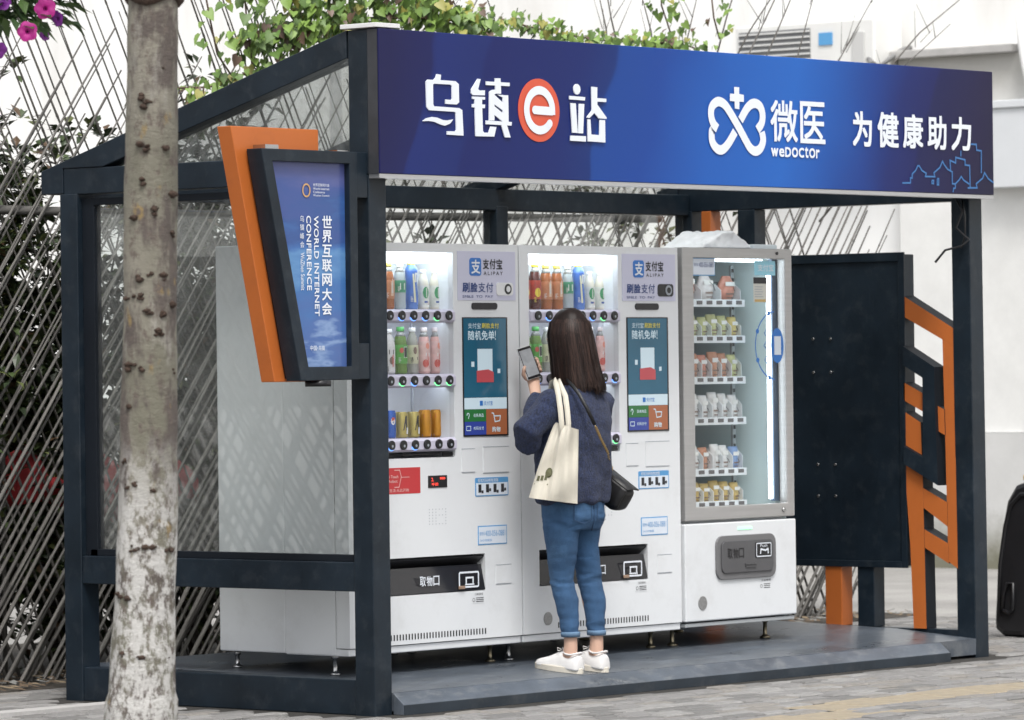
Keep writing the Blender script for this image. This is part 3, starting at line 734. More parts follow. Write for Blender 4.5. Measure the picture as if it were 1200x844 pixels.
for i, h in enumerate(HEART): q.stroke(smooth_path(h), .044, SY - .004 - i * .0004)
q.poly([(a, SY - .0055, b) for a, b in CROSS])
sl_(q, letter_w, 'heart_emblem')
sl_(MB().text('微', 2.724, 2.936, 2.516, 2.711, SY - .004, 0, .014), letter_w, 'character'); sl_(MB().text('医', 2.955, 3.153, 2.515, 2.713, SY - .004, 0, .014), letter_w, 'character')
xx = 2.726
for ch, wd, hh in (('w', .062, .040), ('e', .047, .040), ('D', .052, .047), ('O', .054, .047), ('C', .048, .047), ('t', .034, .052), ('O', .054, .047), ('r', .034, .042)):
    sl_(MB().text(ch, xx, xx + wd - .006, 2.446, 2.446 + hh, SY - .004, 0, .045), letter_w, 'letter'); xx += wd
for ch, (a, b, c, d) in zip('为健康助力', ((3.372, 3.529, 2.513, 2.681), (3.575, 3.749, 2.513, 2.684), (3.784, 3.953, 2.515, 2.681), (3.989, 4.15, 2.514, 2.681), (4.191, 4.362, 2.515, 2.681))):
    sl_(MB().text(ch, a, b, c, d, SY - .004, 0, .024), letter_w, 'character')
q = MB()
for i, p_ in enumerate(SKYLINE): q.stroke(p_, .008, SY - .0022 - i * .0001)
sl_(q, pm('sign_cyan_line', srgb(58, 112, 170), .5), 'skyline_drawing')
# ---- decorated right side: orange and navy lattice, big panel, uprights
def lat(name, polys, x, mt, th=.095, sides=navy_dark):
    q = MB()
    for i, p_ in enumerate(polys):
        q.prism([(x - i * .0012, a, b) for a, b in p_], (th - i * .002, 0, 0), 0, 1)
    return kp(name, q, [mt, sides], 0)
LX = W - PS - .004
lat('orange_lattice', [[(0.413, 1.810), (0.108, 1.642), (0.109, 1.552), (0.176, 1.587), (0.413, 1.706)], [(0.176, 1.592), (0.109, 1.552), (0.10, 0.445), (0.157, 0.48), (0.167, 1.17)],
    [(0.298, 0.546), (0.302, 0.64), (0.154, 0.569), (0.154, 0.47)], [(0.304, 0.846), (0.156, 0.774), (0.158, 0.654), (0.306, 0.749)],
    [(0.412, 1.229), (0.313, 1.174), (0.304, 0.918), (0.292, 0.141), (0.37, 0.141), (0.385, 0.553), (0.412, 0.934)], [(0.413, 1.376), (0.282, 1.313), (0.283, 1.221), (0.413, 1.285)],
    [(0.23, 1.268), (0.166, 1.238), (0.163, 1.11), (0.23, 1.142)]], LX + .0, orange)
lat('navy_lattice', [[(0.40, 1.558), (0.208, 1.451), (0.208, 1.357), (0.278, 1.396), (0.40, 1.463)], [(0.28, 1.401), (0.208, 1.361), (0.193, 0.859), (0.283, 0.905)], [(0.40, 1.057), (0.279, 0.997), (0.281, 0.905), (0.40, 0.966)]], LX - .03, navy, .09)
kp('notice_board', MB().box(LX + .006, LX + .098, .415, 1.62, .452, 2.02))
kp('board_rim', MB().box(LX - .006, LX + .005, .404, .44, .442, 2.03).box(LX - .006, LX + .005, .44, 1.62, 1.985, 2.03).box(LX - .006, LX + .005, .44, 1.62, .442, .475), navy, .002)
q = MB()
for yy, zz in ((.98, 1.60), (.87, 1.60), (.98, 1.43), (.87, 1.43), (.96, .96), (.85, .96), (.96, .80), (.85, .80)):
    kp('bolt', MB().cyl((LX + .007, yy, zz), (LX - .003, yy, zz), .008, 8), chrome, 0)
kp('orange_leg', MB().box(LX + .004, LX + .098, .822, .925, .141, .451), orange); kp('navy_leg', MB().box(LX + .004, LX + .098, .62, .722, .141, .451))
kp('orange_upright', MB().box(LX + .006, LX + .096, 1.64, 1.70, .141, 2.274), [orange]); kp('navy_upright', MB().box(LX + .004, LX + .1, 1.35, 1.46, 2.022, 2.274))
cb = MB(); cb.tube([(4.40, .06, 2.30), (4.41, .02, 2.22), (4.395, .05, 2.14), (4.42, -.01, 2.08), (4.40, .02, 2.05), (4.37, .1, 2.03), (4.34, .14, 1.97)], .006, 6); cb.tube([(4.42, .03, 2.28), (4.40, .0, 2.2), (4.43, .02, 2.1), (4.41, .03, 2.04)], .005, 6)
kp('loose_cable', cb, black_p, 0)

# ---- display mounted on the left post: orange backboard and screen cabinet facing the street
db = kp('orange_backboard', MB().prism([(-.733, .10, 2.487), (-.20, .10, 2.487), (-.20, .10, 1.426), (-.486, .10, 1.426)], (0, .078, 0)), orange, .003)
def frame_ring(outer, inner, y0, y1):
    q = MB(); n = len(outer)
    vs = [(a, y0, b) for a, b in outer] + [(a, y0, b) for a, b in inner] + [(a, y1, b) for a, b in outer] + [(a, y1, b) for a, b in inner]
    fs = []
    for i in range(n):
        j = (i + 1) % n
        fs += [(i, j, n + j, n + i), (2 * n + j, 2 * n + i, 3 * n + i, 3 * n + j), (j, i, 2 * n + i, 2 * n + j), (n + i, n + j, 3 * n + j, 3 * n + i)]
    return q.add(vs, fs)
disp = kp('display_cabinet', frame_ring([(-.656, 2.393), (-.432, 1.43), (-.07, 1.432), (-.07, 2.393)], [(-.588, 2.342), (-.384, 1.488), (-.118, 1.488), (-.118, 2.342)], .0, .085)
          .box(-.069, -.001, .004, .085, 2.20, 2.392).box(-.069, -.001, .004, .085, 1.433, 1.585), navy, .003)
MB().prism([(-.64, .087, 2.385), (-.08, .087, 2.385), (-.08, .087, 1.44), (-.425, .087, 1.44)], (0, .012, 0)).build('cabinet_back', navy_dark, disp)
def poster_mat():
    mt = bpy.data.materials.new('poster_print'); mt.use_nodes = True
    n, l = mt.node_tree.nodes, mt.node_tree.links
    b = n['Principled BSDF']; b.inputs['Roughness'].default_value = .25
    tc = n.new('ShaderNodeTexCoord'); sp = n.new('ShaderNodeSeparateXYZ'); l.new(tc.outputs['Object'], sp.inputs[0])
    mp = n.new('ShaderNodeMapping'); mp.inputs['Rotation'].default_value = (0, .35, 0); mp.inputs['Scale'].default_value = (1.5, 1, 5); l.new(tc.outputs['Object'], mp.inputs[0])
    nz = n.new('ShaderNodeTexNoise'); nz.inputs['Scale'].default_value = 2.0; nz.inputs['Detail'].default_value = 4; l.new(mp.outputs[0], nz.inputs['Vector'])
    ad = n.new('ShaderNodeMath'); ad.operation = 'MULTIPLY_ADD'; ad.inputs[1].default_value = .6; l.new(nz.outputs[0], ad.inputs[0]); l.new(sp.outputs[2], ad.inputs[2])
    mr = n.new('ShaderNodeMapRange'); mr.inputs[1].default_value = 1.76; mr.inputs[2].default_value = 2.66; l.new(ad.outputs[0], mr.inputs[0])
    cr = n.new('ShaderNodeValToRGB'); e = cr.color_ramp.elements
    st = [(0, (78, 98, 152)), (.1, (74, 104, 160)), (.16, (124, 150, 190)), (.2, (72, 102, 160)), (.35, (64, 110, 168)), (.5, (92, 138, 186)), (.6, (62, 104, 166)), (.7, (54, 84, 142)), (.85, (64, 84, 144)), (1, (86, 94, 148))]
    e[0].color = (*srgb(*st[0][1]), 1); e[1].color = (*srgb(*st[-1][1]), 1)
    for p_, c_ in st[1:-1]:
        k = e.new(p_); k.color = (*srgb(*c_), 1)
    l.new(mr.outputs[0], cr.inputs[0]); l.new(cr.outputs[0], b.inputs['Base Color'])
    return mt
MB().prism([(-.60, .03, 2.355), (-.11, .03, 2.355), (-.11, .03, 1.478), (-.394, .03, 1.478)], (0, .01, 0)).build('poster', poster_mat(), disp)
q = MB(); zt = 2.122
for k, ch in enumerate('世界互联网大会'):
    MB().text(ch, -.262 - k * .0012, -.202 - k * .0012, zt - k * .0608 - .052, zt - k * .0608, .027, 0, .02).build('character', letter_w, disp)
MB().text('WORLD INTERNET', -.314, -.285, 1.700, 2.120, .027, 0, .03, True).build('lettering', letter_w, disp); MB().text('CONFERENCE', -.360, -.331, 1.808, 2.120, .027, 0, .03, True).build('lettering', letter_w, disp)
for k, ch in enumerate('乌镇峰会'): q.text(ch, -.398, -.374, 2.094 - k * .036, 2.12 - k * .036, .027)
q.text('WuZhen Summit', -.397, -.374, 1.808, 1.965, .027, 0, .004, True)
q.text('中国', -.345, -.305, 1.556, 1.577, .027).text('乌镇', -.293, -.256, 1.556, 1.577, .027).box(-.301, -.298, .0265, .027, 1.565, 1.568)
q.text('世界互联网大会', -.315, -.215, 2.243, 2.256, .027).text('World Internet', -.315, -.215, 2.229, 2.239, .027).text('Conference', -.315, -.243, 2.215, 2.225, .027).text('Wuzhen Summit', -.315, -.215, 2.202, 2.210, .027)
q.build('lettering', letter_w, disp)
q = MB(); q.stroke([(-.357 + .022 * math.cos(a * PI / 10), 2.226 + .026 * math.sin(a * PI / 10)) for a in range(21)], .007, .0268); q.build('ring_emblem', pm('emblem_gold', (.55, .33, .15), .5), disp)
q = MB(); q.cyl((-.28, .045, 1.430), (-.28, .045, 1.405), .055, 16).build('speaker_grille', black_p, disp)
MB().box(-.60, -.52, .03, .1, 2.394, 2.412).build('hinge', chrome, disp); MB().box(-.16, -.09, .03, .08, 2.394, 2.40).build('latch', chrome, disp)

# ================================================================ VENDING MACHINES
screen_teal = pm('screen_teal', srgb(38, 86, 108), .14, emit=srgb(36, 90, 116), estr=.14, var=.12, scale=4)
scr_white = pm('screen_white', srgb(180, 196, 204), .25, emit=srgb(170, 190, 200), estr=.25)
scr_green = pm('screen_green', srgb(40, 96, 52), .25, emit=srgb(40, 96, 52), estr=.25)
scr_blue = pm('screen_indigo', srgb(46, 60, 130), .25, emit=srgb(46, 60, 130), estr=.25)
scr_brown = pm('screen_brown', srgb(140, 84, 56), .25, emit=srgb(140, 84, 56), estr=.25)
scr_yel = pm('screen_yellow', srgb(180, 168, 60), .3, emit=srgb(180, 168, 60), estr=.25)
scr_red = pm('screen_red', srgb(160, 66, 72), .3, emit=srgb(160, 66, 72), estr=.25)
stick_w = pm('sticker_white', (.66, .72, .80), .4)
stick_b = pm('sticker_blue', (.09, .30, .58), .4)
red_s = pm('sticker_red', (.50, .035, .04), .4)
led_red = pm('led_red', (.6, .02, .02), .4, emit=(1, .08, .05), estr=1.6)
led_grn = pm('led_green', (.1, .6, .2), .4, emit=(.2, 1, .35), estr=1.3)
led_blu = pm('led_blue', (.1, .3, .8), .4, emit=(.15, .35, 1), estr=1.5)
panel_l = pm('header_lilac', (.56, .565, .70), .4)
ali_blue = pm('pay_blue', srgb(42, 112, 190), .4)
grey_l = pm('line_grey', (.33, .36, .40), .5)
hatch_g = pm('hatch_grey', (.09, .09, .095), .45, var=.1)
MY, MW, MZ0, MZ1 = .415, 1.157, .262, 2.03
def rrect(x0, x1, z0, z1, r, n=4):
    out = []
    for cx, cz, a0 in ((x1 - r, z1 - r, 0), (x0 + r, z1 - r, 90), (x0 + r, z0 + r, 180), (x1 - r, z0 + r, 270)):
        for k in range(n + 1):
            a = math.radians(a0 + 90 * k / n); out.append((cx + r * math.cos(a), cz + r * math.sin(a)))
    return out[::-1]
def plate(pts, y, th):                      # flat plate proud of the door by th
    return MB().prism([(a, y - th, b) for a, b in pts], (0, th, 0))
def drinks_machine(X, label, cam_dark):
    t = thing('drinks_machine', label, 'vending machine', (X + MW / 2, .8, flz(.5)), 'drinks machines in the kiosk')
    def P(name, mb, mt, bevel=0, par=None): return mb.build(name, mt, par or t, bevel)
    x = lambda a: X + a
    Y = MY
    # cabinet as an open shell behind the door
    P('cabinet', MB().box(x(0), x(MW), .80, 1.2, .231, MZ1 + .0), white_p, .006)
    P('cabinet_side', MB().box(x(0), x(.03), .499, .799, .231, MZ1), white_p, .003); P('cabinet_side', MB().box(x(MW - .03), x(MW), .499, .799, .231, MZ1), white_p, .003)
    P('cabinet_top', MB().box(x(.031), x(MW - .031), .499, .799, MZ1 - .03, MZ1 - .001), white_p)
    P('plinth', MB().box(x(.002), x(MW - .002), Y + .008, .798, .227, .258), white_p, .004)
    # door with window opening and pickup opening: frame pieces joined as one skin
    wx0, wx1, wz0, wz1 = .066, .708, 1.08, 1.99
    kx0, kx1, kz0, kz1 = .117, .905, .477, .642
    d = MB()
    for a, b, c, e in ((0, wx0, MZ0, MZ1), (wx1, MW, kz1, MZ1), (wx0, wx1, wz1, MZ1), (wx0, wx1, kz1, wz0), (kx1, MW, MZ0, kz1), (wx0, kx0, MZ0, kz1), (kx0, kx1, MZ0, kz0)):
        d.poly([(x(a), Y, c), (x(b), Y, c), (x(b), Y, e), (x(a), Y, e)])
    d.add([(x(0), Y, MZ0), (x(MW), Y, MZ0), (x(MW), Y, MZ1), (x(0), Y, MZ1), (x(0), .494, MZ0), (x(MW), .494, MZ0), (x(MW), .494, MZ1), (x(0), .494, MZ1)], [(1, 0, 4, 5), (2, 1, 5, 6), (3, 2, 6, 7), (0, 3, 7, 4)])
    for (a, b, c, e, dep) in ((wx0, wx1, wz0, wz1, .03), (kx0, kx1, kz0, kz1, .07)):
        q = [(x(a), Y, c), (x(b), Y, c), (x(b), Y, e), (x(a), Y, e)]
        d.add(q + [(u, Y + dep, v) for u, _, v in q], [(0, 1, 5, 4), (1, 2, 6, 5), (2, 3, 7, 6), (3, 0, 4, 7)])
    door = P('door', d, white_p)
    # lit product compartment
    iy0, iy1 = Y + .03, Y + .26
    c = MB(); c.poly([(x(wx0), iy1, wz0), (x(wx1), iy1, wz0), (x(wx1), iy1, wz1), (x(wx0), iy1, wz1)])
    c.poly([(x(wx0), iy0, wz0), (x(wx1), iy0, wz0), (x(wx1), iy1, wz0), (x(wx0), iy1, wz0)]); c.poly([(x(wx0), iy0, wz1), (x(wx0), iy1, wz1), (x(wx1), iy1, wz1), (x(wx1), iy0, wz1)])
    c.poly([(x(wx0), iy0, wz0), (x(wx0), iy1, wz0), (x(wx0), iy1, wz1), (x(wx0), iy0, wz1)]); c.poly([(x(wx1), iy0, wz0), (x(wx1), iy0, wz1), (x(wx1), iy1, wz1), (x(wx1), iy1, wz0)])
    comp = P('display_compartment', c, white_in)
    P('lamp', MB().box(x(wx0 + .02), x(wx1 - .02), iy0 + .012, iy0 + .07, wz1 - .045, wz1 - .006), led, .004, comp)
    for zz in (1.672, 1.388): P('lamp', MB().box(x(wx0 + .02), x(wx1 - .02), iy0 + .028, iy0 + .045, zz + .012, zz + .020), led, 0, comp)  # hidden strips added to light the lower shelves
    P('inner_post', MB().box(x(wx1 - .135), x(wx1 - .128), iy0 + .1, iy0 + .11, wz0 + .09, wz1 - .05), grey_l, 0, comp)
    for r, (z0, z1) in enumerate(((1.678, 1.737), (1.390, 1.450), (1.108, 1.167))):
        s = P('button_strip', MB().prism([(x(wx0), Y + .004, z0), (x(wx0), Y - .012, z0 + .01), (x(wx0), Y - .012, z1 - .012), (x(wx0), Y + .004, z1), (x(wx0), iy1 - .002, z1), (x(wx0), iy1 - .002, z1 - .008), (x(wx0), Y + .05, z1 - .01), (x(wx0), Y + .05, z0)], (wx1 - wx0, 0, 0)), lilac)
        for k in range(8):
            bx = x(wx0 + .045 + k * .0785); bz = (z0 + z1) / 2 + .002
            col_ = R_.choice((led_blu, led_grn, led_blu, grey_l, grey_l))
            P('button', MB().cyl((bx, Y - .0125, bz), (bx, Y - .022, bz), .0215, 16), black_p, .002, s)
            P('button_lamp', MB().cyl((bx, Y - .0225, bz - .004), (bx, Y - .0235, bz - .004), .006, 8), grey_l, 0, s)
            if col_ is not grey_l: P('button_glow', MB().prism([(bx + .023 * math.cos(a), Y - .0165, bz + .025 * math.sin(a)) for a in [math.radians(v) for v in range(200, 345, 20)]] , (0, .003, 0)), col_, 0, s)
    P('window_pane', MB().box(x(wx0 + .001), x(wx1 - .001), Y + .019, Y + .022, 1.168, 1.386).box(x(wx0 + .001), x(wx1 - .001), Y + .019, Y + .022, 1.452, 1.676).box(x(wx0 + .001), x(wx1 - .001), Y + .019, Y + .022, 1.739, wz1 - .001), pane_clean)
    P('price_strip', MB().box(x(wx0 + .3), x(wx1 - .1), Y + .006, Y + .01, 1.092, 1.098).box(x(wx1 - .075), x(wx1 - .01), Y + .004, Y + .01, 1.085, 1.103), black_p)
    # header plate
    hd = P('header_plate', plate([(x(.738), 1.778), (x(1.135), 1.778), (x(1.135), 1.998), (x(.738), 1.998)][::-1], Y, .003), panel_l)
    P('pay_logo', plate(rrect(x(.818), x(.898), 1.888, 1.968, .014), Y - .003, .002), ali_blue, 0, hd)
    P('logo_glyph', MB().text('支', x(.828), x(.889), 1.897, 1.960, Y - .0062, 0, .02), letter_w, 0, hd)
    for k, ch in enumerate('支付宝'): P('character', MB().text(ch, x(.91 + k * .046), x(.952 + k * .046), 1.918, 1.964, Y - .0045, 0, .022), letter_k, 0, hd)
    q = MB(); q.text('A L I P A Y', x(.915), x(1.045), 1.892, 1.908, Y - .0045, 0, .02); P('lettering', q, letter_k, 0, hd)
    for k, ch in enumerate('刷脸支付'): P('character', MB().text(ch, x(.768 + k * .054), x(.817 + k * .054), 1.814, 1.858, Y - .0045, 0, .03 if k < 2 else .008), letter_n, 0, hd)
    q = MB(); q.text('SMILE  TO  PAY', x(.768), x(.978), 1.789, 1.801, Y - .0045); P('lettering', q, letter_n, 0, hd)
    cam_m = black_p if cam_dark else pm('icon_white', (.72, .73, .74), .4)
    P('camera_icon', plate(rrect(x(1.0), x(1.115), 1.80, 1.858, .015), Y - .003, .004), cam_m, 0, hd)
    P('camera_lens', MB().cyl((x(1.078), Y - .0072, 1.829), (x(1.078), Y - .009, 1.829), .024, 16), grey_l if cam_dark else black_p, 0, hd)
    P('camera_lens', MB().cyl((x(1.078), Y - .0092, 1.829), (x(1.078), Y - .0105, 1.829), .014, 12), black_p if cam_dark else cam_m, 0, hd)
    P('face_camera', plate(rrect(x(.832), x(1.005), 1.737, 1.767, .013), Y, .006), black_p)
    # touch screen
    sx0, sx1 = .77, 1.062
    sc_ = P('touch_screen', MB().box(x(sx0 - .004), x(sx1 + .012), Y - .004, Y - .0005, 1.168, 1.702), black_p)
    sy = Y - .0055
    P('screen_picture', MB().poly([(x(sx0), sy, 1.342), (x(sx1), sy, 1.342), (x(sx1), sy, 1.697), (x(sx0), sy, 1.697)]), screen_teal, 0, sc_)
    P('screen_band', MB().poly([(x(sx0), sy, 1.290), (x(sx1), sy, 1.290), (x(sx1), sy, 1.341), (x(sx0), sy, 1.341)]), scr_white, 0, sc_)
    P('screen_tile', MB().poly([(x(sx0), sy, 1.235), (x(.918), sy, 1.235), (x(.918), sy, 1.289), (x(sx0), sy, 1.289)]), scr_green, 0, sc_)
    P('screen_tile', MB().poly([(x(sx0), sy, 1.175), (x(.918), sy, 1.175), (x(.918), sy, 1.234), (x(sx0), sy, 1.234)]), scr_blue, 0, sc_)
    P('screen_tile', MB().poly([(x(.919), sy, 1.175), (x(sx1), sy, 1.175), (x(sx1), sy, 1.289), (x(.919), sy, 1.289)]), scr_brown, 0, sc_)
    sy -= .0012; q = MB()
    for k, ch in enumerate('随机免单!'): P('screen_character', MB().text(ch, x(.80 + k * .046), x(.842 + k * .046) if ch != '!' else x(.99), 1.60, 1.642, sy, 0, .012), scr_white, 0, sc_)
    for k, ch in enumerate('支付宝'): q.text(ch, x(.80 + k * .03), x(.828 + k * .03), 1.652, 1.676, sy)
    for k, ch in enumerate('选购商品'): q.text(ch, x(.83 + k * .018), x(.845 + k * .018), 1.255, 1.270, sy, 0, .01)
    for k, ch in enumerate('扫码支付'): q.text(ch, x(.83 + k * .018), x(.845 + k * .018), 1.197, 1.212, sy, 0, .01)
    for k, ch in enumerate('购物'): q.text(ch, x(.957 + k * .03), x(.984 + k * .03), 1.186, 1.21, sy, 0, .015)
    q.stroke([(x(.785), 1.262), (x(.789), 1.272), (x(.798), 1.272), (x(.802), 1.262), (x(.796), 1.254), (x(.796), 1.247)], .004, sy).stroke([(x(.782), 1.195), (x(.782), 1.214), (x(.81), 1.214), (x(.81), 1.195), (x(.782), 1.195)], .003, sy)
    q.stroke([(x(.955), 1.272), (x(.968), 1.27), (x(.978), 1.232), (x(1.01), 1.236), (x(1.015), 1.258), (x(.972), 1.258)], .005, sy)
    P('screen_lettering', q, scr_white, 0, sc_)
    q = MB()
    for k, ch in enumerate('刷脸支付'): q.text(ch, x(.894 + k * .03), x(.921 + k * .03), 1.652, 1.676, sy, 0, .01)
    P('screen_lettering', q, scr_yel, 0, sc_)
    P('screen_card', MB().poly([(x(.862), sy, 1.432), (x(.965), sy, 1.432), (x(.965), sy, 1.56), (x(.862), sy, 1.56)]).box(x(.82), x(.84), sy, sy + .0005, 1.48, 1.503).box(x(1.0), x(1.018), sy, sy + .0005, 1.45, 1.47), scr_white, 0, sc_)
    P('screen_card', MB().poly([(x(.855), sy - .0006, 1.41), (x(.972), sy - .0006, 1.41), (x(.972), sy - .0006, 1.455), (x(.935), sy - .0006, 1.468), (x(.855), sy - .0006, 1.462)]), scr_red, 0, sc_)
    q = MB().box(x(.875), x(.895), sy - .0003, sy, 1.305, 1.327)
    for k, ch in enumerate('支付宝'): q.text(ch, x(.902 + k * .021), x(.921 + k * .021), 1.307, 1.326, sy)
    P('screen_lettering', q, ali_blue, 0, sc_)
    # slot covers, stickers, hatch, vents
    for a, b, c_, e in ((.752, .842, 1.01, 1.112), (.898, 1.076, 1.004, 1.118), (.976, 1.084, .502, .585)):
        P('service_cover', plate([(x(a), c_), (x(b), c_), (x(b), e), (x(a), e)][::-1], Y, .0022), white_p, .001); P('cover_seam', MB().box(x(a), x(b), Y - .003, Y - .0005, e + .0005, e + .003), grey_l); P('cover_seam', MB().box(x(a), x(b), Y - .0022, Y - .0005, c_ - .003, c_ - .0006), grey_l)
    s1 = P('instruction_sticker', plate(rrect(x(.842), x(1.07), .898, .982, .006), Y, .0015), stick_b)
    P('sticker_field', plate([(x(.848), .903), (x(1.064), .903), (x(1.064), .958), (x(.848), .958)][::-1], Y - .0015, .001), stick_w, 0, s1)
    q = MB()
    for k in range(4):
        a = .862 + k * .052
        q.box(x(a), x(a + .02), Y - .0034, Y - .0026, .915, .952); q.box(x(a + .022), x(a + .034), Y - .0034, Y - .0026, .912 + .008 * (k % 2), .925 + .008 * (k % 2))
    P('pictogram', q, letter_k, 0, s1)
    q = MB(); q.text('轻松扫码购物流程', x(.86), x(1.0), .962, .978, Y - .0022, 0, .01); P('lettering', q, stick_w, 0, s1)
    s2 = P('hotline_sticker', plate([(x(.857), .680), (x(1.056), .680), (x(1.056), .766), (x(.857), .766)][::-1], Y, .0015), stick_b)
    P('sticker_field', plate([(x(.862), .685), (x(1.051), .685), (x(1.051), .761), (x(.862), .761)][::-1], Y - .0015, .001), stick_w, 0, s2)
    q = MB(); q.text('400-056-0881', x(.905), x(1.042), .718, .744, Y - .0032).text('服务热线', x(.866), x(.901), .723, .739, Y - .0032); q.text('24小时客服', x(.868), x(.95), .695, .706, Y - .0032); P('lettering', q, stick_b, 0, s2)
    hk = P('pickup_recess', MB().box(x(kx0 + .001), x(kx1 - .001), Y + .071, Y + .075, kz0 + .001, kz1 - .001), black_p)
    P('recess_ledge', MB().prism([(x(kx0 + .002), Y + .004, kz1 - .012), (x(kx0 + .002), Y + .06, kz1 - .055), (x(kx0 + .002), Y + .066, kz1 - .05), (x(kx0 + .002), Y + .01, kz1 - .006)], (kx1 - kx0 - .004, 0, 0)), black_p, 0, hk)
    P('pickup_flap', MB().prism([(x(kx0 + .004), Y - .002, kz0 + .004), (x(kx0 + .004), Y + .022, kz0 + .118), (x(kx0 + .004), Y + .030, kz0 + .118), (x(kx0 + .004), Y + .006, kz0 + .004)], (kx1 - kx0 - .008, 0, 0)), pm('flap_smoke', (.02, .02, .023), .12), 0, hk)
    q = MB()
    for k, ch in enumerate('取物口'): P('character', MB().text(ch, x(.455 + k * .045), x(.495 + k * .045), .512, .556, Y - .006, 0, .015), letter_w, 0, hk)
    q = MB(); q.stroke([(a, b) for a, b in rrect(x(.722), x(.852), .497, .562, .006)] + [rrect(x(.722), x(.852), .497, .562, .006)[0]], .008, Y - .005)
    q.stroke([(x(.768), .512), (x(.768), .538), (x(.815), .538), (x(.815), .512)], .008, Y - .005).stroke([(x(.76), .508), (x(.823), .508)], .006, Y - .005); P('pull_icon', q, letter_w, 0, hk)
    P('flap_handle', MB().box(x(.715), x(.755), Y - .012, Y - .003, .488, .503), pm('handle_tan', (.30, .20, .14), .5), .003, hk)
    P('notice_sticker', plate([(x(.81), .42), (x(.902), .42), (x(.902), .47), (x(.81), .47)][::-1], Y, .001), pm('notice_white', (.68, .7, .72), .5))
    q = MB(); q.text('注意事项', x(.83), x(.885), .456, .466, Y - .0018); q.stroke([(x(.822) + .008 * math.cos(a * .7), .436 + .008 * math.sin(a * .7)) for a in range(10)], .002, Y - .0018)
    for k in range(3): q.box(x(.838), x(.89), Y - .0018, Y - .0014, .427 + k * .008, .430 + k * .008)
    P('lettering', q, letter_k)
    disc = P('speaker_disc', MB().cyl((x(.172), Y, .327), (x(.172), Y - .003, .327), .030, 20), pm('mesh_grey', (.30, .30, .30), .5, .5, .3, 200))
    v = MB()
    for k in range(34):
        a = .244 + k * .0198; v.box(x(a), x(a + .0075), Y - .0012, Y + .0005, .281, .307)
    P('vent_slots', v, black_p)
    P('red_sticker', plate([(x(.2), .925), (x(.472), .925), (x(.472), 1.04), (x(.2), 1.04)][::-1], Y, .0012), red_s)
    q = MB(); q.text('Vendi Touch', x(.225), x(.325), .995, 1.008, Y - .002, 0, .006).text('Robot', x(.26), x(.32), .975, .988, Y - .002, 0, .006).stroke([(x(.30), 1.03), (x(.335), 1.03), (x(.345), 1.0), (x(.33), .955), (x(.30), .955)], .003, Y - .002).stroke([(x(.345), .998), (x(.40), .998)], .002, Y - .002).text('智能生活·从此开始', x(.225), x(.395), .934, .948, Y - .002); P('lettering', q, pm('pale_pink', (.75, .55, .52), .5))
    P('price_display', MB().box(x(.524), x(.65), Y - .003, Y - .0004, .946, 1.0), black_p)
    q = MB(); q.text('2.', x(.543), x(.558), .975, .990, Y - .0042).text('888', x(.60), x(.635), .982, .992, Y - .0042).text('平价', x(.543), x(.59), .954, .968, Y - .0042); P('led_digits', q, led_red)
    q = MB()
    for i in range(6):
        for j in range(6):
            if i < 3 or j in (0, 3, 5) or i == 5: q.cyl((x(.53 + i * .022), Y - .0006, .785 + j * .013), (x(.53 + i * .022), Y - .0012, .785 + j * .013), .0026, 6)
    P('speaker_holes', q, grey_l)
    for lx, ly, mt in ((.06, .56, chrome), (MW - .06, .56, brass), (.06, 1.15, chrome), (MW - .06, 1.15, chrome)):
        zf = flz(ly)
        P('leg', MB().lathe([(.024, zf - .0), (.024, zf + .008), (.014, zf + .014), (.010, zf + .02), (.010, .21), (.016, .212), (.016, .2305)], (x(lx), ly, 0), 12), mt)
    return t
M1 = drinks_machine(.302, 'white drinks vending machine behind the left post with red sticker and digital price display', False)
M2 = drinks_machine(1.468, 'white drinks vending machine the woman is facing, next to the glass fronted snack machine', True)

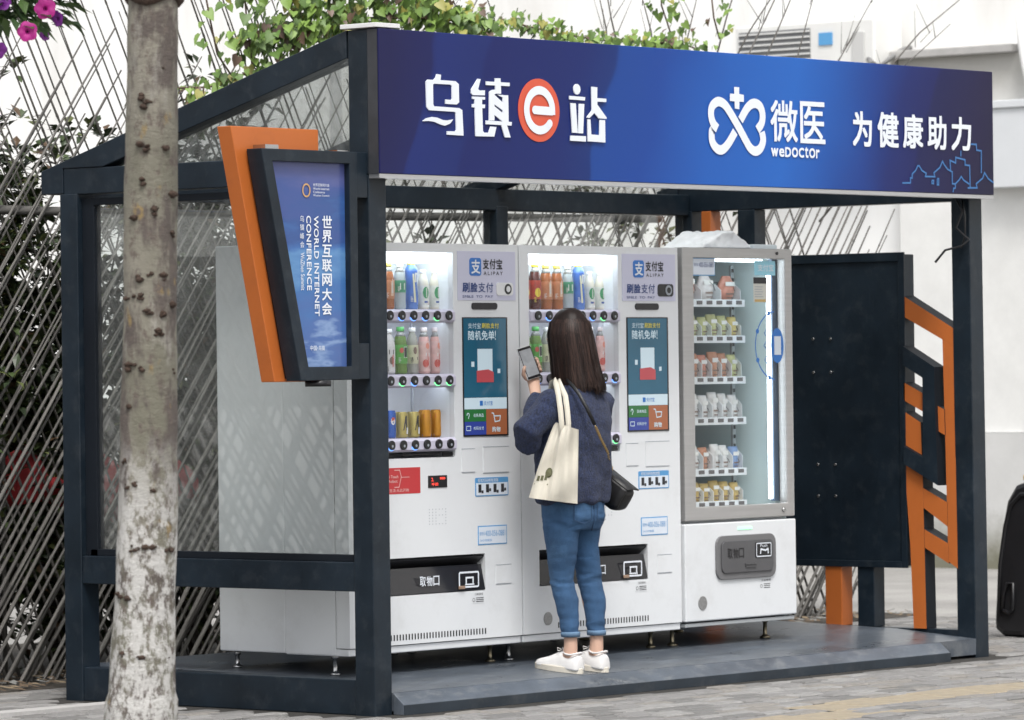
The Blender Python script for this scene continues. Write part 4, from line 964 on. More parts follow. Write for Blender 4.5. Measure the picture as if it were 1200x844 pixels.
# ---------------------------------------------------------------- bottles and cans
def clear(name, c, tr=.55):
    return pm(name, c, .15, 0, 0, trans=tr)
CAPS = {}
def bottle(kind):
    K = dict(
        cola=((.10, .02, .015), (.42, .05, .03), (.75, .55, .05), .032, .232), tea=((.42, .13, .035), (.50, .20, .09), (.75, .58, .12), .033, .225),
        water=((.62, .70, .72), (.05, .26, .14), (.75, .78, .78), .031, .222), sport=((.10, .22, .55), (.06, .16, .50), (.78, .66, .08), .033, .235),
        yogurt=((.78, .74, .62), (.72, .73, .66), (.75, .74, .72), .029, .19), milktea=((.66, .64, .62), (.70, .69, .68), (.72, .72, .72), .032, .215),
        green=((.16, .30, .05), (.10, .38, .06), (.08, .42, .10), .034, .225), clearb=((.66, .66, .58), (.60, .58, .40), (.75, .75, .73), .031, .222),
        peach=((.80, .48, .44), (.74, .50, .47), (.8, .72, .7), .031, .222))[kind]
    body, lab, cap, r, h = K
    r *= .9; h *= .93
    t = thing('drink_bottle', 'x', 'bottle')
    if kind == 'yogurt':
        pr = [(r * .9, 0), (r, .008), (r, h * .58), (r * .92, h * .68), (r * .66, h * .82), (r * .55, h * .86), (r * .55, h * .9)]
    elif kind == 'sport':
        pr = [(r * .9, 0), (r, .008), (r * .98, h * .3), (r * .82, h * .52), (r * .95, h * .75), (r * .9, h * .84), (r * .55, h * .9), (r * .45, h * .93)]
    else:
        pr = [(r * .88, 0), (r, .01), (r * .96, h * .2), (r, h * .24), (r, h * .58), (r * .96, h * .64), (r * .8, h * .78), (r * .46, h * .88), (r * .42, h * .93)]
    MB().lathe(pr, (0, 0, 0), 18).build('body', clear('liquid_' + kind, body, .25 if kind in ('tea', 'cola', 'green') else (.5 if kind in ('water', 'clearb') else .05)), t)
    lo, hi = {'water': (.36, .62), 'sport': (.1, .78), 'yogurt': (.06, .6), 'milktea': (.04, .72), 'peach': (.05, .7)}.get(kind, (.22, .62))
    def rad(z):
        for (r0, z0), (r1, z1) in zip(pr, pr[1:]):
            if z0 <= z <= z1: return r0 + (r1 - r0) * (z - z0) / max(1e-6, z1 - z0)
        return r
    lb = MB(); zs = [h * (lo + (hi - lo) * k / 8) for k in range(9)]
    lb.rings([[((rad(z) + .0007) * math.cos(k * PI / 9), (rad(z) + .0007) * math.sin(k * PI / 9), z) for k in range(18)] for z in zs], 0, True, False)
    lo_ = lb.build('label_band', pm('wrap_' + kind, lab, .4, var=.25, scale=26), t)
    MB().lathe([(r * .56, h * .905), (r * .58, h * .91), (r * .56, h * .995), (r * .46, h)], (0, 0, 0), 14).build('cap', pm('cap_' + kind, cap, .45), t)
    def patch(pts, mt, nm='label_print', e=.0016):      # printed patch wrapped on the street side
        q = MB(); vs = []
        for a, z in pts:
            rr = rad(z * h) + e; vs.append((rr * math.cos(-PI / 2 + a), rr * math.sin(-PI / 2 + a), z * h))
        q.poly(vs); return q.build(nm, mt, t)
    A0 = -.35                                   # turned a little towards the path
    def circ(a, z, ra, rz_, n=10): return [(A0 + a + ra * math.cos(k * 2 * PI / n), z + rz_ * math.sin(k * 2 * PI / n)) for k in range(n)]
    wh, gk, bk = pm('print_white', (.75, .75, .72), .4), pm('print_green', (.05, .30, .12), .4), pm('print_black', (.03, .03, .03), .4)
    ylw, rd_ = pm('print_yellow', (.78, .62, .06), .4), pm('print_red', (.60, .10, .08), .4)
    def print_lines(a, z0, n, wd, mt, dz=.028, vert=False):   # rows of small print too fine to read
        for k in range(n):
            w_ = wd * R_.uniform(.55, 1)
            if vert: patch([(A0 + a + k * .16, z0), (A0 + a + .09 + k * .16, z0), (A0 + a + .09 + k * .16, z0 + w_), (A0 + a + k * .16, z0 + w_)], mt, 'small_print', .0026)
            else: patch([(A0 + a, z0 + k * dz), (A0 + a + w_, z0 + k * dz), (A0 + a + w_, z0 + k * dz + .012), (A0 + a, z0 + k * dz + .012)], mt, 'small_print', .0026)
    if kind in ('tea', 'water', 'clearb', 'milktea', 'green'): print_lines(-.75, lo + .03, 4, .45, wh if kind in ('tea', 'water', 'green') else bk)
    if kind in ('tea', 'peach', 'milktea'): print_lines(.1, lo + .12, 2, .3, wh if kind == 'tea' else rd_, vert=True)
    if kind in ('cola', 'sport'): print_lines(-.6, .16, 4, .4, ylw if kind == 'cola' else wh)
    if kind in ('peach', 'yogurt'): print_lines(.3, .12, 3, .35, pm('print_rose', (.5, .2, .2), .4))
    if kind in ('tea', 'cola', 'green', 'water', 'peach'):      # empty clear neck above the drink
        MB().lathe([(rad(h * .80) + .0006, h * .80), (rad(h * .86) + .0006, h * .86), (rad(h * .905) + .0006, h * .905)], (0, 0, 0), 16).build('neck', pm('neck_clear', (.62, .64, .62), .12, 0, 0, trans=.4), t)
    if kind == 'yogurt': patch(circ(0, .42, .55, .15), gk); patch([(A0 - .3, .16), (A0 + .3, .16), (A0 + .3, .21), (A0 - .3, .21)], pm('print_navy', (.05, .1, .3), .4))
    if kind == 'sport': patch([(A0 - .1, .14), (A0 + .25, .14), (A0 - .05, .72), (A0 - .3, .72)], pm('print_cream', (.70, .68, .48), .4)); patch([(A0 + .1, .55), (A0 + .7, .55), (A0 + .7, .74), (A0 + .1, .74)], wh)
    if kind == 'tea': patch([(A0 + .0, .28), (A0 + .45, .28), (A0 + .45, .74 * .8), (A0, .74 * .8)], pm('print_peach', (.70, .50, .36), .4))
    if kind == 'cola': patch(circ(0, .36, .5, .1), ylw); patch([(A0 - .5, .5), (A0 + .6, .5), (A0 + .6, .6), (A0 - .5, .6)], bk)
    if kind == 'water': patch([(A0 - .4, .42), (A0 + .4, .42), (A0 + .4, .56), (A0 - .4, .56)], wh)
    if kind == 'green': patch([(A0 + .02, .34), (A0 + .6, .34), (A0 + .6, .58), (A0 + .02, .58)], wh); patch([(A0 + .08, .36), (A0 + .54, .36), (A0 + .54, .56), (A0 + .08, .56)], bk, e=.0024); patch(circ(-.3, .5, .3, .06), rd_)
    if kind == 'milktea': patch([(A0 - .4, .44), (A0 + .4, .44), (A0 + .4, .54), (A0 - .4, .54)], bk); patch(circ(0, .3, .35, .09), pm('print_brown', (.20, .13, .1), .4)); patch([(A0 - .9, .05), (A0 + .9, .05), (A0 + .9, .1), (A0 - .9, .1)], bk)
    if kind == 'clearb': patch([(A0 - .5, .3), (A0 + .5, .3), (A0 + .5, .36), (A0 - .5, .36)], bk); patch(circ(0, .5, .3, .08), pm('print_brown', (.20, .13, .1), .4))
    if kind == 'peach': patch(circ(-.2, .22, .5, .09), rd_); patch(circ(.15, .6, .35, .07), pm('print_coral', (.75, .28, .2), .4)); patch([(A0 - .2, .38), (A0 + .5, .38), (A0 + .5, .45), (A0 - .2, .45)], wh)
    return t
def can(kind):
    c, h = dict(blue=((.02, .10, .42), .122), black=((.45, .36, .10), .115), gold=((.58, .26, .03), .122))[kind]
    t = thing('drink_can', 'x', 'can'); r = .0295
    MB().lathe([(r * .8, 0), (r * .98, .007), (r, .012), (r, h - .012), (r * .86, h - .003), (r * .84, h)], (0, 0, 0), 18).build('body', pm('can_' + kind, c, .3, .45, .1, 20), t)
    MB().lathe([(r * .83, h - .004), (r * .82, h - .0035)], (0, 0, 0), 18).build('lid', chrome, t)
    def patch(pts, mt, e=.001):
        MB().poly([((r + e) * math.cos(-PI / 2 - .35 + a), (r + e) * math.sin(-PI / 2 - .35 + a), z * h) for a, z in pts]).build('label_print', mt, t)
    if kind == 'blue':
        patch([(.1 + .38 * math.cos(k * PI / 6), .62 + .14 * math.sin(k * PI / 6)) for k in range(12)], pm('print_white', (.75, .75, .72), .4))
        patch([(.1 + .36 * math.cos(k * PI / 6), .65 + .11 * math.sin(k * PI / 6)) for k in range(1, 6)] + [(-.2, .62), (.4, .66)][::-1], pm('print_red', (.6, .1, .08), .4), .002)
    if kind == 'black':
        patch([(-.9, .08), (.9, .08), (.9, .3), (.5, .3), (.5, .85), (.2, .85), (-.2, .3), (-.9, .3)], pm('print_black', (.03, .03, .03), .4)); patch([(.3, .15), (.65, .15), (.72, .4), (.38, .4)], pm('print_white', (.75, .75, .72), .4), .002)
    if kind == 'gold':
        patch([(-.6, .7), (.6, .7), (.6, .85), (-.6, .85)], pm('print_red', (.6, .1, .08), .4)); patch([(-.9, .04), (.9, .04), (.9, .12), (-.9, .12)], pm('print_navy', (.05, .1, .3), .4))
    return t
NAMES = dict(cola='dark juice bottle with red and yellow label', tea='orange tea bottle', water='clear water bottle with green band', sport='blue sports drink bottle with yellow cap', yogurt='short white yogurt drink bottle with green dot',
             milktea='white milk tea bottle with black print', green='green tea bottle with green cap', clearb='clear bottle with beige label', peach='pink peach drink bottle', blue='blue can with red and white round mark', black='black and gold can', gold='orange gold can')
ROWS = [(1.738, ['cola', 'cola', 'tea', 'tea', 'water', 'sport', 'yogurt', 'yogurt'], 'top'), (1.451, ['green', 'green', 'clearb', 'milktea', 'green', 'clearb', 'peach', 'peach'], 'middle'), (1.168, ['blue', 'blue', 'blue', 'blue', 'black', 'black', 'gold', 'gold'], 'bottom')]
PROTO = {}
for X, who in ((.302, 'left'), (1.468, 'right')):
    side = 'by the left post' if who == 'left' else 'the woman faces'
    for z, kinds, rown in ROWS:
        for k, kd in enumerate(kinds):
            if who == 'left' and k < 2: continue
            new = kd not in PROTO
            if new: PROTO[kd] = can(kd) if z < 1.2 else bottle(kd)
            o = PROTO[kd] if new else copy_tree(PROTO[kd])
            o.location = (X + .066 + .045 + k * .0785 + .05, .525, z + .001)
            lab = '%s, %s shelf, machine %s' % (NAMES[kd], rown, side)
            if kd == 'green' and z > 1.4: lab = ('%s next to white milk tea, machine %s' if k == 4 else '%s, one of a pair, machine %s') % (NAMES[kd], side)
            if kd == 'clearb': lab = ('%s beside pink bottles, machine %s' if k == 5 else '%s beside white milk tea, machine %s') % (NAMES[kd], side)
            tag(o, lab, None, '%s %s' % (kd + (' cans' if z < 1.2 else ' bottles') + ', machine', side))

# ---------------------------------------------------------------- snack machine with glass door
SX0, SX1, SY0 = 2.662, 3.526, .415
sn = thing('snack_machine', 'narrow snack vending machine with steel framed glass door and white base', 'vending machine', ((SX0 + SX1) / 2, .8, flz(.5)))
def S(name, mb, mt, bevel=0, par=None): return mb.build(name, mt, par or sn, bevel)
S('cabinet_back', MB().box(SX0, SX1, 1.14, 1.18, .25, 2.03), white_p, .004)
for a in (SX0, SX1 - .035): S('cabinet_side', MB().box(a, a + .035, .47, 1.139, .25, 2.03), pm('liner_aqua', (.60, .72, .73), .3), .003)
S('cabinet_side', MB().box(SX0 - .004, SX0 - .0005, .47, 1.14, .252, 2.028), white_p)
S('cabinet_top', MB().box(SX0 + .036, SX1 - .036, .47, 1.139, 1.99, 2.029), white_p); S('cabinet_floor', MB().box(SX0 + .036, SX1 - .036, .47, 1.139, .70, .735), white_in)
S('lower_back', MB().box(SX0 + .036, SX1 - .036, .485, .50, .255, .70), navy_dark)
S('base_door', MB().box(SX0 - .006, SX1 + .004, SY0, .468, .258, .722), white_p, .006)
S('plinth', MB().box(SX0 + .004, SX1 - .004, SY0 + .01, 1.13, .232, .2495), pm('plinth_grey', (.4, .42, .43), .5), .003)
fr = frame_ring([(SX0, 2.034), (SX0, .735), (SX1 - .008, .735), (SX1 - .008, 2.034)], [(SX0 + .085, 1.985), (SX0 + .085, .80), (SX1 - .06, .80), (SX1 - .06, 1.985)], SY0, .465)
gd = S('door_frame', fr, steel, .004)
S('door_pane', MB().box(SX0 + .086, SX1 - .061, SY0 + .012, SY0 + .018, .801, 1.984), pane_clean, 0, gd)
S('door_edge', MB().box(SX1 - .0075, SX1 + .0, SY0 + .006, .462, .738, 2.03), pm('edge_pale', (.6, .62, .64), .4), 0, gd)
S('door_lock', MB().cyl((3.43, SY0, .768), (3.43, SY0 - .008, .768), .011, 12), chrome, 0, gd); S('door_lock', MB().cyl((3.40, SY0, 2.012), (3.40, SY0 - .006, 2.012), .008, 10), black_p, 0, gd)
S('lamp', MB().box(3.412, 3.428, .475, .492, .82, 1.97), led, .003); S('lamp', MB().box(SX0 + .1, SX1 - .13, .50, .53, 1.972, 1.985), led); S('lamp_channel', MB().box(3.436, 3.488, .473, .495, .81, 1.985), pm('channel_navy', (.06, .10, .16), .4))  # the overhead lamp is added to brighten the cabinet inside
S('hanging_rail', MB().box(3.405, 3.43, .70, .712, .78, 1.96), pm('rail_zinc', (.42, .45, .47), .4, .5)); 
q = MB()
for k in range(26): q.box(3.41, 3.425, .698, .6995, .80 + k * .045, .818 + k * .045)
S('rail_slots', q, black_p)
tray_z = (1.782, 1.607, 1.408, 1.21, .962, .805)
NT = ('top', 'second', 'third', 'fourth', 'fifth', 'lowest')
pk = [pm('pack_%s' % nm, c, .35, 0, .2, 25) for nm, c in (('coral', (.58, .24, .17)), ('foil', (.66, .63, .62)), ('lime', (.56, .58, .28)), ('yellow', (.68, .56, .20)), ('white', (.74, .74, .73)), ('rust', (.52, .25, .15)), ('tin', (.58, .42, .14)), ('blue', (.22, .34, .58)))]
def pack(mi, wd, h, dp, rnd):
    q = MB(); rs = []
    for k in range(9):
        u = k / 8; th = dp * (.25 + .75 * math.sin(PI * min(max(u, .02), .98)) ** .5)
        ww = wd * (math.sin(PI * min(max(u, .08), .92)) ** .5 if rnd else (.94 + .06 * math.cos(2 * PI * u)))
        rs.append([(ww / 2 * math.cos(i * PI / 6), th / 2 * math.sin(i * PI / 6), u * h) for i in range(12)])
    o = q.rings(rs).build('snack_pack', pk[mi])
    for z0, z1, wf, mt in ((.62, .78, .6, pm('print_white', (.75, .75, .72), .4)), (.30, .36, .5, pm('print_brown', (.20, .13, .1), .4)), (.16, .20, .42, pm('print_brown', (.20, .13, .1), .4))):
        MB().poly([(-wd * wf / 2, -dp / 2 - .0015, z0 * h), (wd * wf / 2, -dp / 2 - .0015, z0 * h), (wd * wf / 2, -dp / 2 - .0015, z1 * h), (-wd * wf / 2, -dp / 2 - .0015, z1 * h)]).build('label_print', mt, o)
    return o
ptrays = []
for r, z in enumerate(tray_z):
    tr = S('tray', MB().box(SX0 + .04, SX1 - .105, .64, 1.13, z - .012, z - .006).box(SX0 + .04, SX1 - .105, .628, .639, z - .026, z + .010), white_in, .002)
    q = MB()
    for k in range(9): q.box(SX0 + .065 + k * .078, SX0 + .108 + k * .078, .6255, .6275, z - .014, z + .004)
    S('price_tag', q, pm('tag_dark', (.12, .11, .11), .6), 0, tr)
    step = .155 if r == 0 else .078
    ncol = int((SX1 - SX0 - .16) / step)
    hgt = .11 if r in (2, 3, 4) else .09
    for k in range(ncol + 1):
        a = SX1 - .115 - k * step
        if a > SX0 + .05: S('divider', MB().prism([(a, .648, z - .005), (a, .648, z + hgt * .62), (a, .685, z + hgt * .95), (a, 1.1, z + hgt * .95), (a, 1.1, z - .005)], (.0035, 0, 0)), white_in, 0, tr)
    for k in range(min(ncol, 5)):
        cx = SX1 - .112 - (k + .5) * step
        hx = MB(); rr = .028 if r else .045
        hx.tube([(cx + rr * math.cos(a), .66 + a * .006, z + rr + .008 + rr * math.sin(a)) for a in [i * PI / 5 for i in range(31)]], .0018, 4); S('coil', hx, pm('coil_dark', (.10, .10, .11), .4, .8), 0, tr)
        mi = [[0, 1], [3, 2, 2, 2, 2], [2, 5, 5, 0, 5], [4, 4, 4, 4, 4], [7, 4, 4, 5, 4], [6, 6, 6, 6, 6]][r][k % (2 if r == 0 else 5)]
        o = pack(mi, step * .86, (.13, .105, .12, .122, .118, .10)[r] * (1 + .06 * (k % 3)), .05, r == 0)
        o.location = (cx, .682 + .004 * (k % 2), z - .004); o.rotation_euler = (R_.uniform(-.08, .04), 0, R_.uniform(-.12, .12))
        nm = ('coral', 'foil wrapped', 'lime yellow', 'yellow', 'plain white', 'rust red', 'gold', 'blue')[mi]
        tag(o, '%s %s on the %s tray of the snack machine' % (nm, 'round pack' if r == 0 else ('tin' if r == 5 else 'snack pack'), NT[r]), 'snack', '%s packs on the %s tray' % (nm, NT[r]))
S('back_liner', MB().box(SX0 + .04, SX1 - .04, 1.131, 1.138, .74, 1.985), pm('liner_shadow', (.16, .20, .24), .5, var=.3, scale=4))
# stickers on the glass
gy = SY0 + .0105
s3 = S('hotline_sticker', MB().box(2.752, 2.925, gy - .001, gy, 1.90, 1.985), stick_b); S('sticker_field', MB().box(2.756, 2.921, gy - .002, gy - .0012, 1.905, 1.981), stick_w, 0, s3)
S('lettering', MB().text('400-056-0881', 2.80, 2.912, 1.94, 1.965, gy - .0028).text('服务热线', 2.760, 2.795, 1.945, 1.961, gy - .0028), letter_n, 0, s3)
s4 = S('pay_sticker', MB().box(3.235, 3.40, gy - .001, gy, 1.905, 1.975), pm('sticker_aqua', (.30, .62, .75), .4)); S('lettering', MB().text('支付宝', 3.26, 3.385, 1.925, 1.958, gy - .002, 0, .01), letter_w, 0, s4)
s5 = S('notice_sticker', MB().box(3.225, 3.33, gy - .001, gy, 1.775, 1.895), pm('notice_cream', (.60, .60, .55), .5)); S('notice_band', MB().box(3.225, 3.33, gy - .002, gy - .0012, 1.865, 1.895), letter_k, 0, s5); S('notice_band', MB().box(3.235, 3.32, gy - .002, gy - .0012, 1.777, 1.789), pm('notice_gold', (.55, .38, .14), .5), 0, s5)
q = MB()
for k in range(5): q.box(3.235, 3.30 - .01 * (k % 2), gy - .002, gy - .0012, 1.80 + k * .012, 1.803 + k * .012)
S('lettering', q, grey_l, 0, s5)
cx, cz = 3.40, 1.565
q = MB(); q.stroke([(cx + .165 * math.cos(a), cz + .165 * math.sin(a)) for a in [math.radians(v) for v in range(95, 266, 10)]], .007, gy - .001); s6 = S('scan_sticker', q, ali_blue)
S('scan_badge', MB().prism([(cx + .008 + .05 * math.cos(-k * PI / 12), gy - .003, cz + .085 * math.sin(-k * PI / 12)) for k in range(24)], (0, .002, 0)), ali_blue, 0, s6)
S('badge_card', MB().box(cx - .018, cx + .034, gy - .005, gy - .0032, cz - .045, cz + .045), stick_w, 0, s6)
q = MB()
for a in (110, 155, 205, 250):
    a = math.radians(a); q.cyl((cx + .165 * math.cos(a), gy - .002, cz + .165 * math.sin(a)), (cx + .165 * math.cos(a), gy - .0035, cz + .165 * math.sin(a)), .012, 10)
for a, b in ((-.075, .06), (-.08, .0), (-.075, -.07)): q.stroke([(cx + a - .02, cz + b), (cx + a, cz + b + .02), (cx + a + .02, cz + b), (cx + a, cz + b - .015), (cx + a - .02, cz + b)], .004, gy - .002)
S('scan_marks', q, ali_blue, 0, s6)
# base door details
hb = S('pickup_hatch', plate(rrect(2.885, 3.352, .448, .658, .045), SY0, .012), pm('hatch_rim', (.15, .15, .155), .4), .003)
S('hatch_door', plate(rrect(2.915, 3.322, .478, .632, .03), SY0 - .012, .008), hatch_g, .003, hb)
q = MB()
for k, ch in enumerate('取物口'): q.text(ch, 2.957 + k * .044, 2.996 + k * .044, .548, .596, SY0 - .0215, 0, .01)
S('lettering', q, black_p, 0, hb)
S('pull_icon', plate(rrect(3.175, 3.30, .545, .618, .008), SY0 - .02, .003), black_p, 0, hb)
rr_ = rrect(3.18, 3.295, .55, .613, .006); q = MB().stroke(rr_ + [rr_[0]], .005, SY0 - .0245).text('Push', 3.21, 3.265, .594, .608, SY0 - .0245).stroke([(3.21, .562), (3.215, .585), (3.25, .578), (3.27, .585), (3.272, .562)], .008, SY0 - .0245); S('pull_mark', q, letter_w, 0, hb)
S('hatch_grip', MB().box(3.09, 3.18, SY0 - .026, SY0 - .0205, .515, .521).box(3.095, 3.175, SY0 - .026, SY0 - .0205, .503, .508), hatch_g, 0, hb)
S('status_light', MB().box(3.065, 3.175, SY0 - .003, SY0, .683, .695), pm('status_green', (.3, .8, .45), .4, emit=(.35, 1, .5), estr=.9))
S('speaker_disc', MB().cyl((2.784, SY0, .344), (2.784, SY0 - .003, .344), .033, 20), pm('mesh_grey', (.30, .30, .30), .5, .5, .3, 200))
q = MB(); q.text('注意事项', 3.245, 3.32, .428, .438, SY0 - .001)
for k in range(3): q.box(3.265, 3.315, SY0 - .001, SY0 - .0004, .395 + k * .009, .398 + k * .009)
q.stroke([(3.245 + .008 * math.cos(a * .7), .405 + .008 * math.sin(a * .7)) for a in range(10)], .002, SY0 - .001); S('lettering', q, letter_k)
for lx, ly in ((2.73, .56), (3.46, .56), (2.73, 1.1), (3.46, 1.1)):
    zf = flz(ly); S('leg', MB().lathe([(.026, zf), (.026, zf + .008), (.014, zf + .014), (.010, zf + .02), (.010, .215), (.016, .217), (.016, .2325)], (lx, ly, 0), 12), brass)
# folded white cover lying on top of the snack machine
wc = thing('plastic_cover', 'crumpled white plastic cover with flat lid on top of the snack machine', 'cover', (3.2, .62, 2.031))
q = MB(); q.prism([(2.95, .52, 2.040), (3.02, .52, 2.075), (3.12, .52, 2.116), (3.21, .52, 2.120), (3.27, .52, 2.085), (3.32, .52, 2.062), (3.36, .52, 2.052), (3.36, .52, 2.040)], (0, .26, 0))
remeshed(q, 'shell', pm('white_plastic', (.70, .72, .74), .35, var=.06, bump=.15, bscale=18), wc, .008, 3, lambda c: max(-.003, .012 * noise.noise(c * 14) + .008 * noise.noise(c * 31)) if c.z > 2.046 else 0.0)
MB().box(3.33, 3.52, .50, .80, 2.0345, 2.058).build('lid', pm('grey_plastic', (.50, .55, .58), .35), wc, .006)

# ================================================================ WOMAN AT THE MACHINE
STEP = Vector((.217, .185, -.010))             # she is modelled round A0, then stood on the deck here
A0 = Vector((1.255, -.105, 0))                  # point between the ankles
LAT, TOW = Vector((.648, -.761, 0)), Vector((-.761, -.648, 0))
def bp(lat, tow, z): return A0 + LAT * lat + TOW * tow + Vector((0, 0, z))
def ell(cx, cy, z, rx, ry, n=28, p=2.3):
    out = []
    for k in range(n):
        a = 2 * PI * k / n; c, s = math.cos(a), math.sin(a)
        out.append((cx + rx * math.copysign(abs(c) ** (2 / p), c), cy + ry * math.copysign(abs(s) ** (2 / p), s), z))
    return out
skin = pm('skin', (.56, .36, .27), .5, 0, .06, 12)
knit = pm('navy_knit', (.014, .023, .064), .95, 0, .9, 100, 1.0, 260, sheen=.08, dirt=(.055, .075, .15), dscale=130, damt=.6, stretch=(1, 1, .7))
denim = pm('blue_denim', (.034, .092, .195), .85, 0, .3, 9, .6, 400, dirt=(.085, .185, .32), dscale=4, damt=.7, stretch=(1, 1, .6))
hair_m = [pm('hair_%d' % k, c, .48, 0, .5, 40, stretch=(1, 1, .08), spec=.2) for k, c in enumerate(((.012, .007, .006), (.022, .013, .011), (.040, .023, .018)))]
canvas = pm('cream_canvas', (.60, .565, .48), .9, 0, .06, 8, .4, 350)
leather = pm('black_leather', (.012, .012, .013), .38, 0, .2, 30, .25, 220)
gold = pm('gold_chain', (.55, .38, .16), .3, 1.0)
sneak = pm('white_sneaker', (.70, .69, .68), .6, 0, .05, 20, .15, 200)
sole_m = pm('cream_sole', (.62, .58, .50), .6, 0, .08, 15)
SHL, ELL, WRL = Vector((1.085, -.085, 1.315)), Vector((.995, -.025, 1.165)), Vector((1.155, .055, 1.335))
SHR, ELR, WRR = Vector((1.425, -.085, 1.315)), Vector((1.45, .0, 1.10)), Vector((1.37, .07, 1.24))
HC = Vector((1.252, -.052, 1.605))
# phone frame
PN = Vector((-.35, -.90, .22)).normalized()
PC = Vector((1.178, .118, 1.505))
PR = Vector((0, 0, 1)).cross(-PN).normalized() * -1
PU = PN.cross(PR).normalized()
if PU.z < 0: PU = -PU
if PR.dot(LAT) < 0: PR = -PR
ca, sa = math.cos(math.radians(15)), math.sin(math.radians(15))
PU, PR = (PU * ca - PR * sa), (PR * ca + PU * sa)
def pf(a, b, c): return PC + PR * a + PU * b + PN * c
b = MB()
# head with face, neck
b.rings([ell(HC.x, HC.y + dy, HC.z + dz, rx, ry, 24, 2) for dz, dy, rx, ry in ((.125, -.0, .02, .025), (.115, -.0, .045, .055), (.085, -.002, .066, .08), (.04, -.002, .075, .092), (0, .0, .075, .094), (-.04, .006, .070, .088), (-.075, .018, .058, .072), (-.1, .03, .042, .052), (-.115, .036, .024, .03))])
b.tube([HC + Vector((0, -.015, -.05)), HC + Vector((0, -.02, -.14)), HC + Vector((-.01, -.02, -.23))], [.05, .048, .06], 16)
b.tube([HC + Vector((0, .085, .02)), HC + Vector((0, .107, -.015)), HC + Vector((0, .104, -.03)), HC + Vector((0, .088, -.034))], [.007, .011, .013, .008], 8)      # nose
for s in (-1, 1):
    b.tube([HC + Vector((s * .032 - .02, .083, .004)), HC + Vector((s * .032, .086, .006)), HC + Vector((s * .032 + .02, .081, .004))], [.005, .008, .005], 8)            # lids
    b.tube([HC + Vector((s * .070, -.005, .018)), HC + Vector((s * .075, -.010, .0)), HC + Vector((s * .071, -.005, -.03))], [.006, .009, .006], 8)                       # ears
b.tube([HC + Vector((-.024, .082, -.062)), HC + Vector((0, .094, -.061)), HC + Vector((.024, .082, -.062))], [.004, .008, .004], 8)                                     # lips
# trunk and limbs under the clothes
b.rings([ell(x_, y_, z_, rx, ry, 24) for x_, y_, z_, rx, ry in ((1.265, -.075, .82, .10, .07), (1.262, -.075, .95, .12, .085), (1.248, -.08, 1.08, .118, .085), (1.252, -.08, 1.22, .135, .095), (1.255, -.08, 1.33, .13, .085), (1.258, -.085, 1.39, .06, .05))])
for sh, el_, wr in ((SHL, ELL, WRL), (SHR, ELR, WRR)):
    b.tube([Vector((1.255, -.08, 1.31)).lerp(sh, .6), sh, sh.lerp(el_, .5), el_, el_.lerp(wr, .4), wr], [.055, .048, .04, .036, .034, .024], 14)
for hx, ax, ay in ((1.185, 1.186, -.10), (1.33, 1.342, -.122)):
    b.tube([(hx, -.07, .84), (hx + .008, -.058, .53), ((hx + ax) / 2 + .005, -.082, .42), (ax, ay, .30), (ax, ay, .235), (ax, ay + .005, .19)], [.05, .03, .03, .03, .031, .034], 14)
    b.tube([(ax, ay - .02, .175), (ax, ay + .06, .165), (ax + .01, ay + .16, .15)], [.03, .03, .02], 12)
# left hand closed round the phone
b.tube([WRL, pf(.012, -.078, -.034), pf(.012, -.03, -.03)], [.024, .03, .026], 14, 0, True, .62)
for i, (lb, rr_) in enumerate(((-.058, .0068), (-.040, .0078), (-.021, .0082), (-.003, .0078))):
    b.tube([pf(.016, lb + .004, -.028), pf(.036, lb + .003, -.022), pf(.048, lb + .004, -.004), pf(.044, lb + .008, .0115), pf(.030, lb + .012, .0135)], [rr_ * 1.15, rr_ * 1.1, rr_, rr_ * .92, rr_ * .75], 9)
b.tube([pf(.0, -.075, -.03), pf(-.03, -.062, -.018), pf(-.046, -.042, -.003), pf(-.042, -.022, .0115), pf(-.03, -.008, .013)], [.014, .012, .010, .009, .007], 10)
# right hand, relaxed and slightly curled in front of the body
HX = (WRR - ELR).normalized(); HS = HX.cross(Vector((0, 0, 1))).normalized(); HU = HS.cross(HX)
def hf(a, s_, u): return WRR + HX * a + HS * s_ + HU * u
b.tube([WRR, hf(.04, 0, .0), hf(.085, 0, -.004)], [.023, .031, .03], 14, 0, True, .55)
for i, (s_, L_) in enumerate(((-.027, .058), (-.009, .072), (.009, .078), (.026, .07))):
    b.tube([hf(.075, s_, 0), hf(.085 + L_ * .45, s_ * 1.1, -.004), hf(.085 + L_ * .85, s_ * 1.1, -.02), hf(.085 + L_, s_ * 1.05, -.042)], [.0088, .0082, .0075, .006], 9)
b.tube([hf(.02, .02, 0), hf(.045, .042, -.008), hf(.07, .05, -.018), hf(.092, .048, -.03)], [.013, .0115, .0098, .0075], 9)
person = remeshed(b, 'person', skin, None, .0052, 3)
tag(person, 'woman in navy sweater and cropped jeans seen from behind holding up a phone', 'person')
off = person.location
# eyes and brows hidden from the street, still there
q = MB()
for s in (-1, 1):
    q.lathe([(.001, -.0095), (.008, -.005), (.0095, 0), (.008, .005), (.001, .0095)], (HC.x + s * .032, HC.y + .0835, HC.z + .004), 10)
q.build('eyes', pm('eye_dark', (.03, .02, .018), .2), person)
